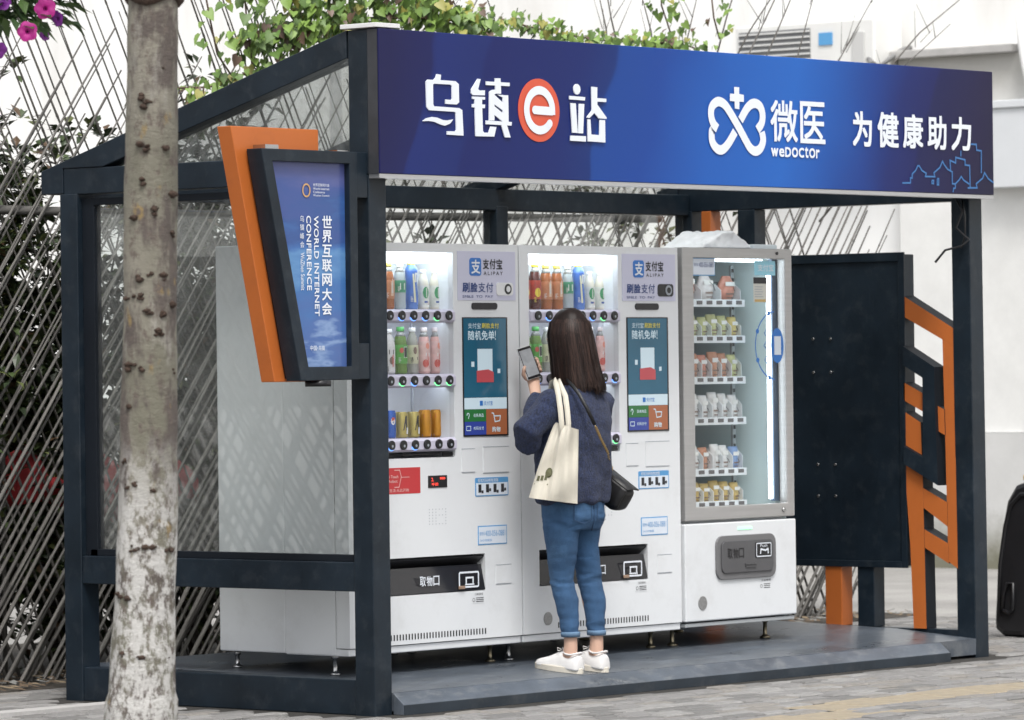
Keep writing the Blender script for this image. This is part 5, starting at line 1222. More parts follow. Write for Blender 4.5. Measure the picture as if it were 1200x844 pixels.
# sweater
def fold(co):
    f = .009 * noise.noise(Vector((co.x * 6 + co.z * 5, co.y * 6, co.z * 13))) + .004 * noise.noise(co * 24) + .0012 * noise.noise(co * 90)
    if co.z < 1.06: f += .006 * math.sin(math.atan2(co.y + .08, co.x - 1.25) * 7 + 2 * noise.noise(co * 5)) * (1.06 - co.z) / .18
    return f
b = MB()
b.rings([ell(x_, y_, z_, rx, ry, 32, 2.4) for x_, y_, z_, rx, ry in ((1.243, -.075, .872, .178, .132), (1.243, -.075, .885, .186, .140), (1.243, -.073, .93, .190, .145), (1.245, -.075, 1.05, .186, .145), (1.248, -.08, 1.16, .186, .143), (1.252, -.083, 1.25, .184, .135), (1.255, -.085, 1.31, .178, .120), (1.257, -.088, 1.355, .145, .098), (1.258, -.09, 1.39, .095, .08), (1.26, -.088, 1.415, .072, .066))])
b.tube([Vector((1.2, -.085, 1.32)), SHL + Vector((.005, 0, 0)), SHL.lerp(ELL, .35) + Vector((-.012, .0, 0)), ELL + Vector((-.02, -.01, .035)), ELL + Vector((.0, .0, -.01)), ELL.lerp(WRL, .35) + Vector((0, 0, -.018)), ELL.lerp(WRL, .75), WRL + (WRL - ELL).normalized() * .022], [.07, .072, .066, .064, .062, .056, .046, .036], 18)
b.tube([Vector((1.31, -.085, 1.32)), SHR, SHR.lerp(ELR, .5), ELR, ELR.lerp(WRR, .5), WRR - (WRR - ELR) * .06], [.07, .074, .072, .07, .055, .038], 18)
sw = remeshed(b, 'sweater', knit, person, .0085, 7, fold)
q = MB(); rs = []
for z_, e_ in ((1.402, .002), (1.43, .004), (1.437, .0), (1.43, -.006)): rs.append(ell(1.258, -.082, z_, .068 + e_, .064 + e_, 28, 2.2))
q.rings(rs, 0, True, False); q.build('collar', knit, person)
# jeans
def crease(co):
    f = .0024 * noise.noise(Vector((co.x * 10 + co.z * 14, co.y * 10, co.z * 30))) + .001 * noise.noise(co * 45)
    for zc, wd, am in ((.525, .035, .0022), (.63, .03, .001), (.32, .025, .0022), (.80, .04, .0014)):
        k = math.exp(-((co.z - zc) / wd) ** 2)
        f += am * 2.2 * k * (1 - 2.4 * abs(noise.noise(Vector((co.x * 10 + co.z * 8, co.y * 10 + 5, co.z * 34)))))
    return f
b = MB()
b.rings([ell(1.24, y_, z_, rx, ry, 30, 2.2) for y_, z_, rx, ry in ((-.072, 1.0, .135, .10), (-.072, .94, .150, .110), (-.078, .87, .162, .122), (-.082, .81, .158, .120), (-.078, .755, .146, .10))])
for hx, kx, cx_, ax, ay in ((1.164, 1.184, 1.188, 1.186, -.10), (1.314, 1.352, 1.356, 1.342, -.122)):
    b.tube([(hx, -.076, .86), (hx, -.072, .77), (hx + .010, -.066, .66), (kx, ay + .046, .56), (kx, ay + .044, .51), (cx_, ay + .02, .43), (ax, ay + .004, .33), (ax, ay, .283)], [.080, .084, .070, .056, .052, .054, .042, .039], 20)
jn = remeshed(b, 'jeans', denim, person, .006, 4, crease)
for ax, ay in ((1.186, -.10), (1.342, -.122)):
    q = MB(); rs = []
    for z_, e_ in ((.278, -.006), (.276, .0025), (.292, .004), (.298, .0025), (.300, -.003)): rs.append(ell(ax, ay, z_, .0405 + e_, .0405 + e_, 24, 2))
    q.rings(rs, 0, True, False).build('trouser_hem', pm('faded_denim', (.13, .22, .34), .9, 0, .2, 40, .4, 300), person)
q = MB(); rs = []
for z_, e_ in ((.865, .0), (.868, .003), (.87, .0)): rs.append(ell(1.245, -.082, z_, .166 + e_, .128 + e_, 30, 2.2))
q2 = MB()                                        # stitched back pockets
for sx in (-.066, .066):
    q2.stroke([(1.24 + sx - .045, .865), (1.24 + sx - .045, .80), (1.24 + sx, .785), (1.24 + sx + .045, .80), (1.24 + sx + .045, .865)], .004, 0)
vs = []
for x_, y_, z_ in q2.v:
    ux = max(-1, min(1, (x_ - 1.24) / .163)); vs.append((x_, -.0815 - .123 * (1 - abs(ux) ** 2.2) ** (1 / 2.2), z_))
q3 = MB(); q3.add(vs, q2.f); q3.build('pocket_stitching', pm('stitch_dark', (.02, .05, .11), .9), person)
q3 = MB(); q3.tube([(1.240, -.2005, .865), (1.240, -.203, .80), (1.240, -.185, .75)], .0022, 5); q3.build('centre_seam', MATS['stitch_dark'], person)
# shoes
def shoe(hx, hy, tx, ty):
    d = Vector((tx - hx, ty - hy, 0)); L = d.length; d.normalize(); s = Vector((d.y, -d.x, 0))
    o = Vector((hx, hy, 0)); z0 = .12; gz = lambda y_: flz(y_ + STEP.y) - STEP.z + .0015 - .12
    up = MB(); rs = []
    for u, wd, h in ((0, .024, .066), (.03, .034, .078), (.12, .040, .076), (.26, .040, .070), (.38, .036, .088), (.50, .039, .076), (.64, .043, .058), (.78, .044, .046), (.90, .037, .038), (.97, .024, .030), (1, .010, .024)):
        r = []
        for k in range(16):
            a = 2 * PI * k / 16; c, sn_ = math.cos(a), math.sin(a)
            zz = z0 + .018 + (h - .01) * (max(0, sn_) ** .8) if sn_ > 0 else z0 + .018 + sn_ * .008
            wv = wd * math.copysign(abs(c) ** .75, c) * (1 - .14 * max(0, sn_))
            p = o + d * (u * L) + s * wv; r.append((p.x, p.y, zz + gz(p.y)))
        rs.append(r)
    up.rings(rs)
    so_ = MB(); n = 28; ol = []
    for k in range(n):
        a = 2 * PI * k / n; u = .5 - .515 * math.cos(a); w_ = math.sin(a)
        wd = .047 * (1 - .28 * max(0, .5 - u) - .0 * u)
        p = o + d * (u * L) + s * (wd * math.copysign(abs(w_) ** .72, w_)); ol.append(p)
    so_.rings([[(p.x, p.y, z0 + gz(p.y)) for p in ol], [(p.x, p.y, z0 + .022 + gz(p.y)) for p in ol], [((p.x - o.x - d.x * L / 2) * .96 + o.x + d.x * L / 2, (p.y - o.y - d.y * L / 2) * .96 + o.y + d.y * L / 2, z0 + .026 + gz(p.y)) for p in ol]], 0, False)
    sh = up.build('shoe', sneak, person)
    sb = sh.modifiers.new('s', 'SUBSURF'); sb.levels = 1; sb.render_levels = 1
    so2 = so_.build('sole', sole_m, sh)
    lc = MB()
    for k in range(5):
        u = .42 + k * .055; h = .088 - (u - .36) * .16
        lc.tube([o + d * (u * L) - s * .026 + Vector((0, 0, z0 + h - .006)), o + d * ((u + .02) * L) + Vector((0, 0, z0 + h + .010)), o + d * (u * L) + s * .026 + Vector((0, 0, z0 + h - .006))], .0028, 5)
    for sg in (-1, 1):
        c0 = o + d * (.40 * L) + Vector((0, 0, z0 + .098))
        lc.tube([c0, c0 + s * sg * .018 + d * .02 + Vector((0, 0, .008)), c0 + s * sg * .03 + d * .006 - Vector((0, 0, .004)), c0], .0024, 5)
    lc.build('laces', sneak, sh)
    rim = MB(); cp = o + d * (.19 * L) + Vector((0, 0, z0 + .084))
    rim.tube([cp + d * (.046 * math.cos(a)) + s * (.033 * math.sin(a)) + Vector((0, 0, .006 * math.cos(a * 2) + .004 * math.cos(a))) for a in [k * PI / 8 for k in range(17)]], .0045, 8); rim.build('collar_rim', sneak, sh)
shoe(1.183, -.162, 1.190, .100); shoe(1.334, -.186, 1.348, .08)
# hair: a bob of long straight strands
def hair_r(z):
    T = [(1.752, .004), (1.748, .026), (1.737, .052), (1.71, .079), (1.67, .096), (1.62, .104), (1.55, .106), (1.48, .108), (1.43, .114), (1.39, .117), (1.35, .110)]
    for (z1, r1), (z0_, r0) in zip(T, T[1:]):
        if z0_ <= z <= z1: return r0 + (r1 - r0) * (z - z0_) / (z1 - z0_)
    return .11
HXC, HYC = 1.256, -.060
def hpt(a, z, k=1.0):
    r = hair_r(z); dn = max(0, (1.64 - z)) / .25; sway = .036 * dn
    lock = 1 + .035 * noise.noise(Vector((math.cos(a) * 4, math.sin(a) * 4, z * 2.5))) + .022 * noise.noise(Vector((math.cos(a) * 13, math.sin(a) * 13, z * 3))) * (1 + dn)
    return Vector((HXC + math.cos(a) * r * .93 * k * lock + LAT.x * sway, HYC + math.sin(a) * r * 1.08 * k * lock + LAT.y * sway, z))
hb_ = MB()
a0, a1 = math.radians(145), math.radians(395)     # open towards the face (+Y)
zs = [1.750, 1.746, 1.737, 1.72, 1.695, 1.66, 1.62, 1.57, 1.52, 1.47, 1.43, 1.40]
cap_rings = []
for z in zs:
    row = []
    for k in range(61):
        full = z > 1.68
        aa0, aa1 = (math.radians(90), math.radians(450)) if full else (a0, a1)
        a = aa0 + (aa1 - aa0) * k / 60; row.append(hpt(a, z, .925))
    cap_rings.append(row)
hb_.rings(cap_rings, 0, True, False, False)
for i in range(5200):
    a = math.radians(R_.uniform(140, 400)); lo = 1.392 + R_.uniform(-.022, .02) + .03 * noise.noise(Vector((math.cos(a) * 7, math.sin(a) * 7, 3))) + .03 * noise.noise(Vector((math.cos(a) * 17, math.sin(a) * 17, 5))); k0 = R_.uniform(.94, 1.015); tw_ = R_.gauss(0, .07)
    wd = R_.uniform(.0009, .0024); pts = []
    for j in range(9):
        u = j / 8; z = 1.748 + (lo - 1.748) * (u ** .8 if u else 0)
        wv = noise.noise(Vector((math.cos(a) * 6, math.sin(a) * 6, u * 2.2))); aa = a + tw_ * u + .016 * math.sin(u * 9 + i) + .22 * wv * u * u; pts.append(hpt(aa, z, k0 + .010 * math.sin(u * 6 + i * .7) * u + R_.uniform(-.05, .06) * max(0, u - .7) + .10 * u ** 3 * noise.noise(Vector((math.cos(a) * 5, math.sin(a) * 5, 9)))))
    vs = []
    for j, p in enumerate(pts):
        t = Vector((-math.sin(a), math.cos(a), 0)) * wd * (1 - .5 * (j / 8) ** 3); vs += [p - t, p + t]
    hb_.add(vs, [(2 * j, 2 * j + 1, 2 * j + 3, 2 * j + 2) for j in range(8)], R_.choice((0, 1, 1, 2)), True)
for i in range(110):                               # a few loose ends
    a = math.radians(R_.uniform(150, 390)); p0 = hpt(a, R_.uniform(1.42, 1.6), 1.0); d_ = Vector((math.cos(a), math.sin(a), 0)); L_ = R_.uniform(.03, .08)
    pts = [p0, p0 + d_ * R_.uniform(.003, .012) - Vector((0, 0, L_)), p0 + d_ * R_.uniform(.004, .028) - Vector((0, 0, 2 * L_ if p0.z - 2 * L_ > 1.34 else L_ * 1.3))]
    hb_.tube(pts, [.0008, .0007, .0004], 3)
hb_.build('hair', hair_m, person)

# ---------------------------------------------------------------- things she carries
ph = thing('smartphone', 'black smartphone with pale bezel held up in the woman\'s left hand', 'phone', tuple(PC))
def pbox(a, b_, c0, c1, mb=None):
    q = mb or MB(); P = [pf(sx * a, sy * b_, c) for c in (c0, c1) for sx, sy in ((-1, -1), (1, -1), (1, 1), (-1, 1))]
    return q.add(P, [(0, 3, 2, 1), (4, 5, 6, 7), (0, 1, 5, 4), (1, 2, 6, 5), (2, 3, 7, 6), (3, 0, 4, 7)])
pbox(.0365, .0755, -.005, .003).build('case', pm('phone_case', (.66, .66, .66), .4), ph, .003)
pbox(.0345, .073, .0031, .0042).build('screen', pm('phone_screen', (.02, .02, .022), .08, var=.2, scale=20), ph)
pbox(.031, .062, .0043, .0046).build('display', pm('phone_reflection', (.12, .125, .13), .15, emit=(.35, .36, .38), estr=.35, var=.6, scale=22), ph)  # grey reflection on the glass, put in as colour and faint glow

tote = thing('tote_bag', 'cream canvas tote bag hanging from the woman\'s left shoulder', 'bag', tuple(bp(-.1, .2, .88)))
q = MB(); rs = []
NU, NV = 44, 24
def tote_pt(u, v, side):
    # u across 0..1 (screen left to right), v up 0..1
    xl = -.228 + .100 * v + .02 * v * v; xr = -.012 + .010 * v
    z = (.905 - .03 * u) + v * (.335 - .006 * u) * (1 - .0 * u)
    lat_ = xl + (xr - xl) * u
    bulge = .030 * (math.sin(PI * u) ** .6) * (.35 + .65 * math.sin(PI * min(1, .12 + v * .75)))
    wr = .010 * math.sin(u * 9 + v * 3) * (1.1 - v) + .009 * math.sin(u * 5 - v * 8) + .005 * math.sin(u * 19 + v * 2) - .012 * math.exp(-((u - .36 + .1 * v) / .05) ** 2)
    base = .205 - .055 * abs(u - .55) - .02 * v
    return bp(lat_, base + side * (bulge + .004) + wr * (1 if side > 0 else .4), z)
front = [[tote_pt(i / NU, j / NV, 1) for i in range(NU + 1)] for j in range(NV + 1)]
back = [[tote_pt(i / NU, j / NV, -1) for i in range(NU + 1)] for j in range(NV + 1)]
q.rings(front, 0, True, False, False); q.rings([r[::-1] for r in back], 0, True, False, False)
edge = [r[0] for r in front]; eb = [r[0] for r in back]; q.rings([edge, eb], 0, True, False, False)
edge = [r[-1] for r in front]; eb = [r[-1] for r in back]; q.rings([eb, edge], 0, True, False, False); q.rings([back[0], front[0]], 0, True, False, False)
q.build('pouch', canvas, tote)
def ribbon(path, wd, mt, name, par, nrm):
    q = MB(); vs = []
    P = [Vector(p) for p in path]
    for i, p in enumerate(P):
        t = (P[min(i + 1, len(P) - 1)] - P[max(i - 1, 0)]).normalized(); s = t.cross(nrm[i] if isinstance(nrm, list) else nrm).normalized() * wd / 2
        vs += [p - s, p + s]
    q.add(vs, [(2 * i, 2 * i + 1, 2 * i + 3, 2 * i + 2) for i in range(len(P) - 1)], 0, True)
    o = q.build(name, mt, par); sm = o.modifiers.new('s', 'SOLIDIFY'); sm.thickness = .003; sm.offset = 0
    return o
for k, (l0, l1, dz) in enumerate(((-.078, -.100, 0), (-.048, -.082, -.004))):
    ribbon([bp(l0 - .002, .205, 1.17), bp(l0, .203, 1.235), bp(l0 - .005, .19, 1.30), bp(l0 - .012, .165, 1.36 + dz), bp(l1, .125, 1.408 + dz), bp(l1 - .008, .08, 1.428 + dz), bp(l1 - .016, .03, 1.418), bp(l1 - .03, -.03, 1.35), bp(l1 - .04, -.06, 1.27)], .024, canvas, 'handle', tote, TOW)
q = MB(); c0 = bp(-.19, .243, .985)
def tp(a, b_): return tote_pt(.235 + a * 4.6, .26 + b_ * 3.0, 1) + TOW * .0025
q.poly([tp(.012 + .018 * math.cos(k * PI / 8), .032 + .022 * math.sin(k * PI / 8)) for k in range(16)])
for k in range(3): q.poly([tp(-.04 + k * .018, -.01 + .004 * k), tp(-.027 + k * .018, -.01 + .004 * k), tp(-.027 + k * .018, .012 + .004 * k), tp(-.04 + k * .018, .012 + .004 * k)])
q.poly([tp(-.045, -.028), tp(.02, -.022), tp(.02, -.016), tp(-.045, -.022)])
q.build('printed_mark', pm('print_olive', (.10, .10, .05), .8), tote)

hbag = thing('shoulder_bag', 'small black quilted shoulder bag with gold chain strap at the woman\'s right hip', 'bag', tuple(bp(.17, .0, .83)))
cB = Vector((1.455, -.14, .915)); ang = math.radians(32)
def hb3(y, z, x_):                               # local: y along the bag, z up, x thickness
    return cB + Vector((x_ + z * .12, y * math.cos(ang) - z * math.sin(ang), y * math.sin(ang) + z * math.cos(ang)))
q = MB(); n = 24; rs = []
for x_, k in ((-.04, .86), (-.034, .97), (-.015, 1.0), (.015, 1.0), (.034, .97), (.04, .86)):
    rs.append([hb3(.082 * k * math.copysign(abs(math.cos(a)) ** .45, math.cos(a)), .060 * k * math.copysign(abs(math.sin(a)) ** .45, math.sin(a)), x_) for a in [2 * PI * i / n for i in range(n)]])
q.rings(rs); q.build('pouch', leather, hbag)
q = MB(); rs = []
for u in range(13):
    v = u / 12; z_ = .064 - v * .092; th = .044 + .006 * math.sin(v * PI)
    rs.append([hb3(-.086, z_, -th), hb3(-.05, z_ - .008 * v, -th - .002), hb3(0, z_ - .012 * v, -th - .003), hb3(.05, z_ - .008 * v, -th - .002), hb3(.086, z_, -th)])
q.rings(rs, 0, True, False, False)
q.rings([[hb3(y, .064, -.044) for y in (-.086, 0, .086)], [hb3(y, .067, 0) for y in (-.086, 0, .086)], [hb3(y, .061, .042) for y in (-.086, 0, .086)]], 0, True, False, False)
o = q.build('flap', leather, hbag); sm = o.modifiers.new('s', 'SOLIDIFY'); sm.thickness = .005
path = [hb3(.06, .085, -.02), bp(.128, .098, 1.10), bp(.095, .150, 1.165), bp(.070, .172, 1.225)]
path2 = [bp(.070, .172, 1.225), bp(.035, .182, 1.30), bp(.0, .170, 1.365), bp(-.03, .13, 1.405), bp(-.05, .07, 1.425), bp(-.06, .0, 1.40)]
ribbon(path2, .016, leather, 'strap', hbag, TOW)
Pp = [Vector(a).lerp(Vector(b_), k / 12) for a, b_ in zip(path, path[1:]) for k in range(12)]
ch = MB()
for i, p in enumerate(Pp[:-1]):
    t = (Pp[i + 1] - p).normalized(); s = t.cross(TOW if i % 2 else LAT).normalized()
    ch.tube([p + t * (.008 * math.cos(a)) + s * (.0048 * math.sin(a)) for a in [k * PI / 4 for k in range(9)]], .0017, 4, 0, False)
ch.build('chain', gold, hbag)
q = MB(); q.lathe([(.004, -.012), (.007, -.006), (.007, .006), (.004, .012)], tuple(hb3(.06, .09, -.02)), 8); q.build('ring', gold, hbag)

for o_ in (person, ph, tote, hbag): o_.location = o_.location + STEP

# ================================================================ TREE TRUNK NEAREST THE STREET
tr = thing('plane_tree', 'pale mottled tree trunk with knobbly scars and whitewash standing before the kiosk', 'tree', (-4.62, -3.13, 0))
def bark_mat():
    mt = bpy.data.materials.new('mottled_bark'); mt.use_nodes = True
    n, l = mt.node_tree.nodes, mt.node_tree.links
    b_ = n['Principled BSDF']; b_.inputs['Roughness'].default_value = .8
    tc = n.new('ShaderNodeTexCoord')
    def nz(scale, det, rough=.6, st=(1, 1, 1)):
        mp = n.new('ShaderNodeMapping'); mp.inputs['Scale'].default_value = st; l.new(tc.outputs['Object'], mp.inputs[0])
        q = n.new('ShaderNodeTexNoise'); q.inputs['Scale'].default_value = scale; q.inputs['Detail'].default_value = det; q.inputs['Roughness'].default_value = rough
        l.new(mp.outputs[0], q.inputs['Vector']); return q.outputs[0]
    def ramp(inp, a, b2):
        r = n.new('ShaderNodeMapRange'); r.inputs[1].default_value = a; r.inputs[2].default_value = b2; l.new(inp, r.inputs[0]); return r.outputs[0]
    def mix(f, a, b2):
        m_ = n.new('ShaderNodeMix'); m_.data_type = 'RGBA'; l.new(f, m_.inputs[0])
        for i, v in ((6, a), (7, b2)):
            if isinstance(v, tuple): m_.inputs[i].default_value = (*v, 1)
            else: l.new(v, m_.inputs[i])
        return m_.outputs[2]
    c = mix(ramp(nz(4, 4, .5, (1, 1, .5)), .4, .6), (.16, .152, .115), (.235, .218, .178))
    c = mix(ramp(nz(9, 7, .65, (1, 1, .45)), .50, .58), c, (.10, .082, .072))
    c = mix(ramp(nz(13, 4, .5, (1, 1, .5)), .63, .68), c, (.25, .18, .08))
    c = mix(ramp(nz(6, 8, .7, (1, 1, .35)), .58, .68), c, (.30, .285, .25))
    c = mix(ramp(nz(26, 8, .7, (1, 1, .7)), .54, .62), c, (.125, .10, .085))
    sp = n.new('ShaderNodeSeparateXYZ'); l.new(tc.outputs['Object'], sp.inputs[0])
    ww = n.new('ShaderNodeMath'); ww.operation = 'MULTIPLY_ADD'; ww.inputs[1].default_value = .25; l.new(nz(7, 3), ww.inputs[0]); l.new(sp.outputs[2], ww.inputs[2])
    band = ramp(ww.outputs[0], 1.42, 1.12)
    spk = ramp(nz(20, 8, .78, (1, 1, .6)), .55, .47)
    ml = n.new('ShaderNodeMath'); ml.operation = 'MULTIPLY'; l.new(band, ml.inputs[0]); l.new(spk, ml.inputs[1])
    c = mix(ml.outputs[0], c, (.52, .51, .49))
    l.new(c, b_.inputs['Base Color'])
    bu = n.new('ShaderNodeBump'); bu.inputs['Strength'].default_value = .9; bu.inputs['Distance'].default_value = .015; l.new(nz(24, 9, .75, (1, 1, 1.6)), bu.inputs['Height']); l.new(bu.outputs[0], b_.inputs['Normal'])
    return mt
TB = Vector((-4.62, -3.13, 0))
def tx(z): return .047 + .022 * min(1.0, max(0.0, (z - .35) / .7)) + .010 * z - .006 * math.sin(z * 1.4)
q = MB(); rs = []
NZ = 170
for k in range(NZ + 1):
    z = 4.3 * k / NZ; r = (.108 - .0085 * z + .05 * math.exp(-z * 3.2)); cx_ = TB.x + LAT.x * tx(z) * 1.4; cy_ = TB.y + LAT.y * tx(z) * 1.4
    r *= .88 if z > .5 else .95
    r *= 1 + .035 * noise.noise(Vector((3.3, z * 7, 1)))
    rs.append([(cx_ + math.cos(a) * r * (1 + .09 * noise.noise(Vector((math.cos(a) * 1.5, math.sin(a) * 1.5, z * 2.2))) + .045 * noise.noise(Vector((math.cos(a) * 5, math.sin(a) * 5, z * 9)))),
                cy_ + math.sin(a) * r * (1 + .09 * noise.noise(Vector((math.cos(a) * 1.5 + 9, math.sin(a) * 1.5, z * 2.2))) + .03 * noise.noise(Vector((math.cos(a) * 5, math.sin(a) * 5 + 4, z * 9)))), z) for a in [2 * PI * i / 28 for i in range(28)]])
q.rings(rs); trunk = q.build('trunk', bark_mat(), tr)
knob = pm('knob_bark', (.055, .034, .024), .9, 0, .5, 60, 1.0, 120)
ROW = [(2.395, .47, 1, .02), (2.31, -.40, 3, .1), (2.285, -.1, 4, .14), (2.157, -.4, 3, .07), (2.15, -.08, 4, .08), (2.157, .58, 2, .06), (2.05, -.3, 2, .1), (2.01, .85, 3, .06), (1.96, .18, 3, .08), (1.95, -.6, 1, .05), (1.888, .88, 2, .05), (1.76, -.3, 4, .1), (1.765, .15, 3, .15), (1.76, .6, 3, .08), (1.70, -.7, 3, .2), (1.70, -.3, 3, .1), (1.655, .05, 4, .14), (1.65, .5, 4, .1), (1.68, .9, 2, .04), (1.595, .38, 4, .1), (1.49, -.6, 5, .2), (1.485, -.25, 3, .1), (1.48, .9, 2, .04), (1.372, -.75, 2, .15), (1.21, -.7, 3, .15),
       (1.13, -.5, 7, .28), (1.12, .1, 5, .2), (.945, -.3, 5, .2), (.94, .15, 6, .2), (.94, .8, 3, .12), (.805, -.8, 2, .1), (.80, -.5, 2, .08), (.625, -.5, 4, .15), (.61, 0, 4, .12), (.615, .85, 2, .06), (.52, -.75, 3, .1), (.47, .0, 4, .1), (.465, .8, 3, .08)]
for z, fx, n_, sp_ in ROW:
    for i in range(n_):
        a = 3.85 + math.asin(max(-.98, min(.98, fx + R_.uniform(-sp_, sp_)))); zz = z + R_.uniform(-.009, .009); r = (.108 - .0085 * zz) * .865; s_ = R_.choice((.006, .008, .010, .0135))
        c = Vector((TB.x + LAT.x * tx(zz) * 1.4 + math.cos(a) * r, TB.y + LAT.y * tx(zz) * 1.4 + math.sin(a) * r, zz)); k_ = MB(); rr2 = []
        for j in range(6):
            t = PI * (j + .5) / 6
            rr2.append([c + Vector((s_ * math.sin(t) * math.cos(b2) * (1 + .45 * R_.uniform(-1, 1)), s_ * math.sin(t) * math.sin(b2) * (1 + .45 * R_.uniform(-1, 1)), s_ * .7 * math.cos(t) * (1 + .3 * R_.uniform(-1, 1)))) for b2 in [2 * PI * i2 / 8 for i2 in range(8)]])
        k_.rings(rr2); k_.build('bark_knob', knob, trunk)
top = Vector((TB.x + LAT.x * tx(2.6) * 1.4, TB.y + LAT.y * tx(2.6) * 1.4, 2.615))
q = MB(); q.tube([top + Vector((.071 * math.cos(a), .071 * math.sin(a), .012 * math.sin(a * 3))) for a in [k * PI / 12 for k in range(25)]], .024, 7); q.build('branch_scar', knob, trunk)
lv = MB()
for k in range(7):
    a = k * .9 + .3; zz = 3.6 + .1 * k; p0 = Vector((TB.x + LAT.x * tx(zz) * 1.4, TB.y + LAT.y * tx(zz) * 1.4, min(zz, 4.25))); tip = p0 + Vector((math.cos(a) * R_.uniform(.7, 1.3), math.sin(a) * R_.uniform(.7, 1.3), R_.uniform(1.2, 2.2)))
    MB().tube([p0, p0.lerp(tip, .4) + Vector((0, 0, .2)), tip], [.05, .03, .008], 8).build('limb', knob, tr)
    for _ in range(110):
        c = p0.lerp(tip, R_.uniform(.5, 1.1)) + Vector((R_.gauss(0, .25), R_.gauss(0, .25), R_.gauss(0, .25))); c.z = max(c.z, 4.4)
        leaf_quad(lv, c, Vector((R_.uniform(-1, 1), R_.uniform(-1, 1), R_.uniform(-.6, .4))), R_.uniform(.09, .16), R_.uniform(.04, .07), 0)
lv.build('crown', pm('plane_leaf', (.09, .14, .035), .55, 0, .3, 5), tr)['kind'] = 'stuff'

# ================================================================ HANGING PETUNIAS (top left)
def cam_pt(u, v, dist):                          # used once to find where the basket hangs
    return CAM + (FWD + RGT * (u - 600) / 5409.12 + UPV * (422 - v) / 5409.12) * dist
B0 = cam_pt(-5, -40, 15.2)
pt = thing('petunia_basket', 'hanging basket of magenta petunias on a lamp arm', 'flowers', tuple(B0))
q = MB(); q.lathe([(.10, -.02), (.15, .04), (.17, .14), (.175, .15)], tuple(B0 + Vector((0, 0, .05))), 18).build('basket', pm('basket_brown', (.09, .06, .04), .8), pt)
q = MB(); arm = B0 - RGT * .55; q.tube([Vector((arm.x, arm.y, 0)), Vector((arm.x, arm.y, B0.z + .55)), arm + Vector((.0, 0, .75)), B0 - RGT * .2 + Vector((0, 0, .72)), B0 + Vector((0, 0, .7))], .03, 10); q.tube([B0 + Vector((0, 0, .7)), B0 + Vector((0, 0, .2))], .006, 6); q.build('hanger', black_p, pt)
pl_m = [pm('petunia_leaf', (.035, .075, .02), .6, 0, .3, 8), pm('petunia_leaf_light', (.07, .13, .03), .6, 0, .3, 8)]
lf = MB()
for _ in range(900):
    a = R_.uniform(0, 2 * PI); r = R_.uniform(.02, .25) ; c = B0 + Vector((math.cos(a) * r, math.sin(a) * r, R_.uniform(-.16, .20) - r * .25))
    leaf_quad(lf, c, Vector((math.cos(a), math.sin(a), R_.uniform(-1.0, .5))), R_.uniform(.05, .085), R_.uniform(.014, .024), R_.choice((0, 0, 1)))
lf.build('foliage', pl_m, pt)['kind'] = 'stuff'
mag = pm('petal_magenta', (.46, .015, .24), .55, 0, .15, 30); pur = pm('petal_purple', (.22, .03, .30), .55, 0, .15, 30); thr = pm('petal_throat', (.05, .002, .06), .6)
def flower(c, nrm, r, mt):
    nrm = nrm.normalized(); u = nrm.orthogonal().normalized(); v = nrm.cross(u); q = MB(); n = 30; rs = []
    for rr, dz in ((.05, -.6), (.12, -.3), (.24, -.1), (.5, .02), (.8, .03), (1.0, -.06)):
        rs.append([c + u * math.cos(a) * r * rr * (1 + (.16 * abs(math.cos(a * 2.5)) + .03 * R_.uniform(-1, 1)) * rr - .08) + v * math.sin(a) * r * rr * (1 + .16 * abs(math.cos(a * 2.5)) * rr - .08) + nrm * r * (dz + .06 * math.sin(a * 5) * rr) for a in [2 * PI * i / n for i in range(n)]])
    q.rings(rs, 0, True, False)
    f = q.build('flower', mt, pt); MB().rings([[c + u * math.cos(a) * r * .22 + v * math.sin(a) * r * .22 - nrm * r * .09 for a in [2 * PI * i / 12 for i in range(12)]], [c + u * math.cos(a) * r * .05 + v * math.sin(a) * r * .05 - nrm * r * .5 for a in [2 * PI * i / 12 for i in range(12)]]], 0, True, False).build('throat', thr, f)
    MB().tube([c - nrm * r * .5, c - nrm * r * 1.2, B0.lerp(c, .6)], .004, 5).build('stalk', pl_m[0], pt)
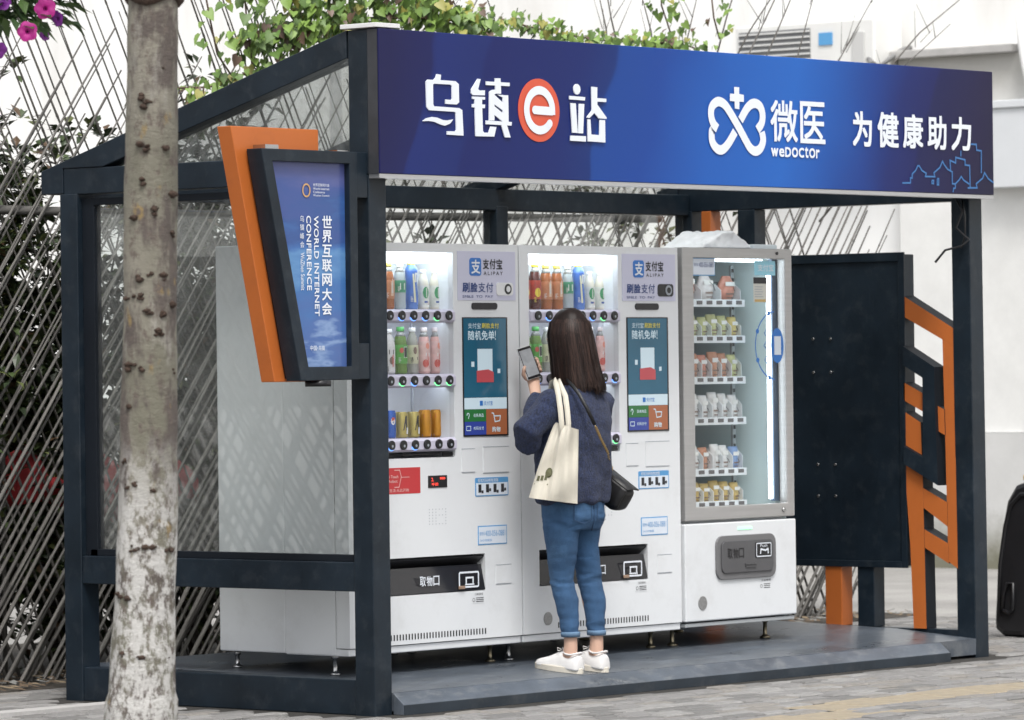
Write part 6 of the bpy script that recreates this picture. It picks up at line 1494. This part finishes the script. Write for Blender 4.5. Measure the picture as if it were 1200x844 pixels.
for u_, v_, dd, r, mt, tl in ((53, 10, 15.0, .034, mag, (0, 0, .1)), (32, 37, 14.95, .032, mag, (0, 0, .05)), (-2, 60, 15.0, .030, pur, (.6, .2, -.3)), (67, 22, 15.05, .026, pur, (-.5, .7, -.2)), (52, 42, 15.1, .018, pur, (-.4, .3, -.6)), (2, 4, 15.0, .03, pur, (.3, .3, .5)), (-20, 20, 14.95, .03, mag, (0, 0, .2)), (-35, 50, 15, .028, mag, (.2, .1, -.2))):
    flower(cam_pt(u_, v_, dd), -FWD + Vector(tl), r, mt)

# ================================================================ BLACK CASE AT THE RIGHT
cs = thing('wheeled_case', 'black moulded plastic case with yellow catch standing on the paving right of the kiosk', 'case', (6.05, .62, 0))
q = MB(); rs = []
out = [(.832, .05), (.835, .09), (.818, .30), (.778, .60), (.745, .74), (.69, .82), (.60, .85), (.34, .85), (.25, .83), (.20, .77), (.185, .09), (.19, .05), (.23, .018), (.79, .018)]
for x_, k in ((5.82, .93), (5.835, .985), (5.86, 1.0), (5.99, 1.0), (6.015, .985), (6.03, .93)):
    rs.append([(x_, .53 + (a - .53) * k, .44 + (b2 - .44) * k) for a, b2 in out])
q.rings(rs, 0, False); q.build('shell', pm('case_black', (.016, .016, .018), .33, 0, .2, 6, .12, 200), cs, .012, 3)
q = MB(); q.tube([(5.812, .77, .16), (5.808, .76, .24), (5.808, .735, .30), (5.808, .70, .30), (5.808, .70, .16), (5.808, .73, .14), (5.812, .77, .16)], .010, 8); q.build('handle_recess', black_p, cs)
MB().box(5.86, 5.98, .42, .665, .838, .875).build('catch', pm('catch_yellow', (.75, .52, .03), .45), cs, .01)
q = MB(); q.tube([(5.818, .80, .12), (5.818, .785, .4), (5.818, .75, .60), (5.818, .715, .71), (5.818, .65, .77), (5.818, .3, .78)], .012, 8); q.build('moulded_rib', pm('case_black', (0, 0, 0)), cs)
for yy in (.26, .77): MB().cyl((5.86, yy, .022), (5.99, yy, .022), .022, 14).build('wheel', black_p, cs)
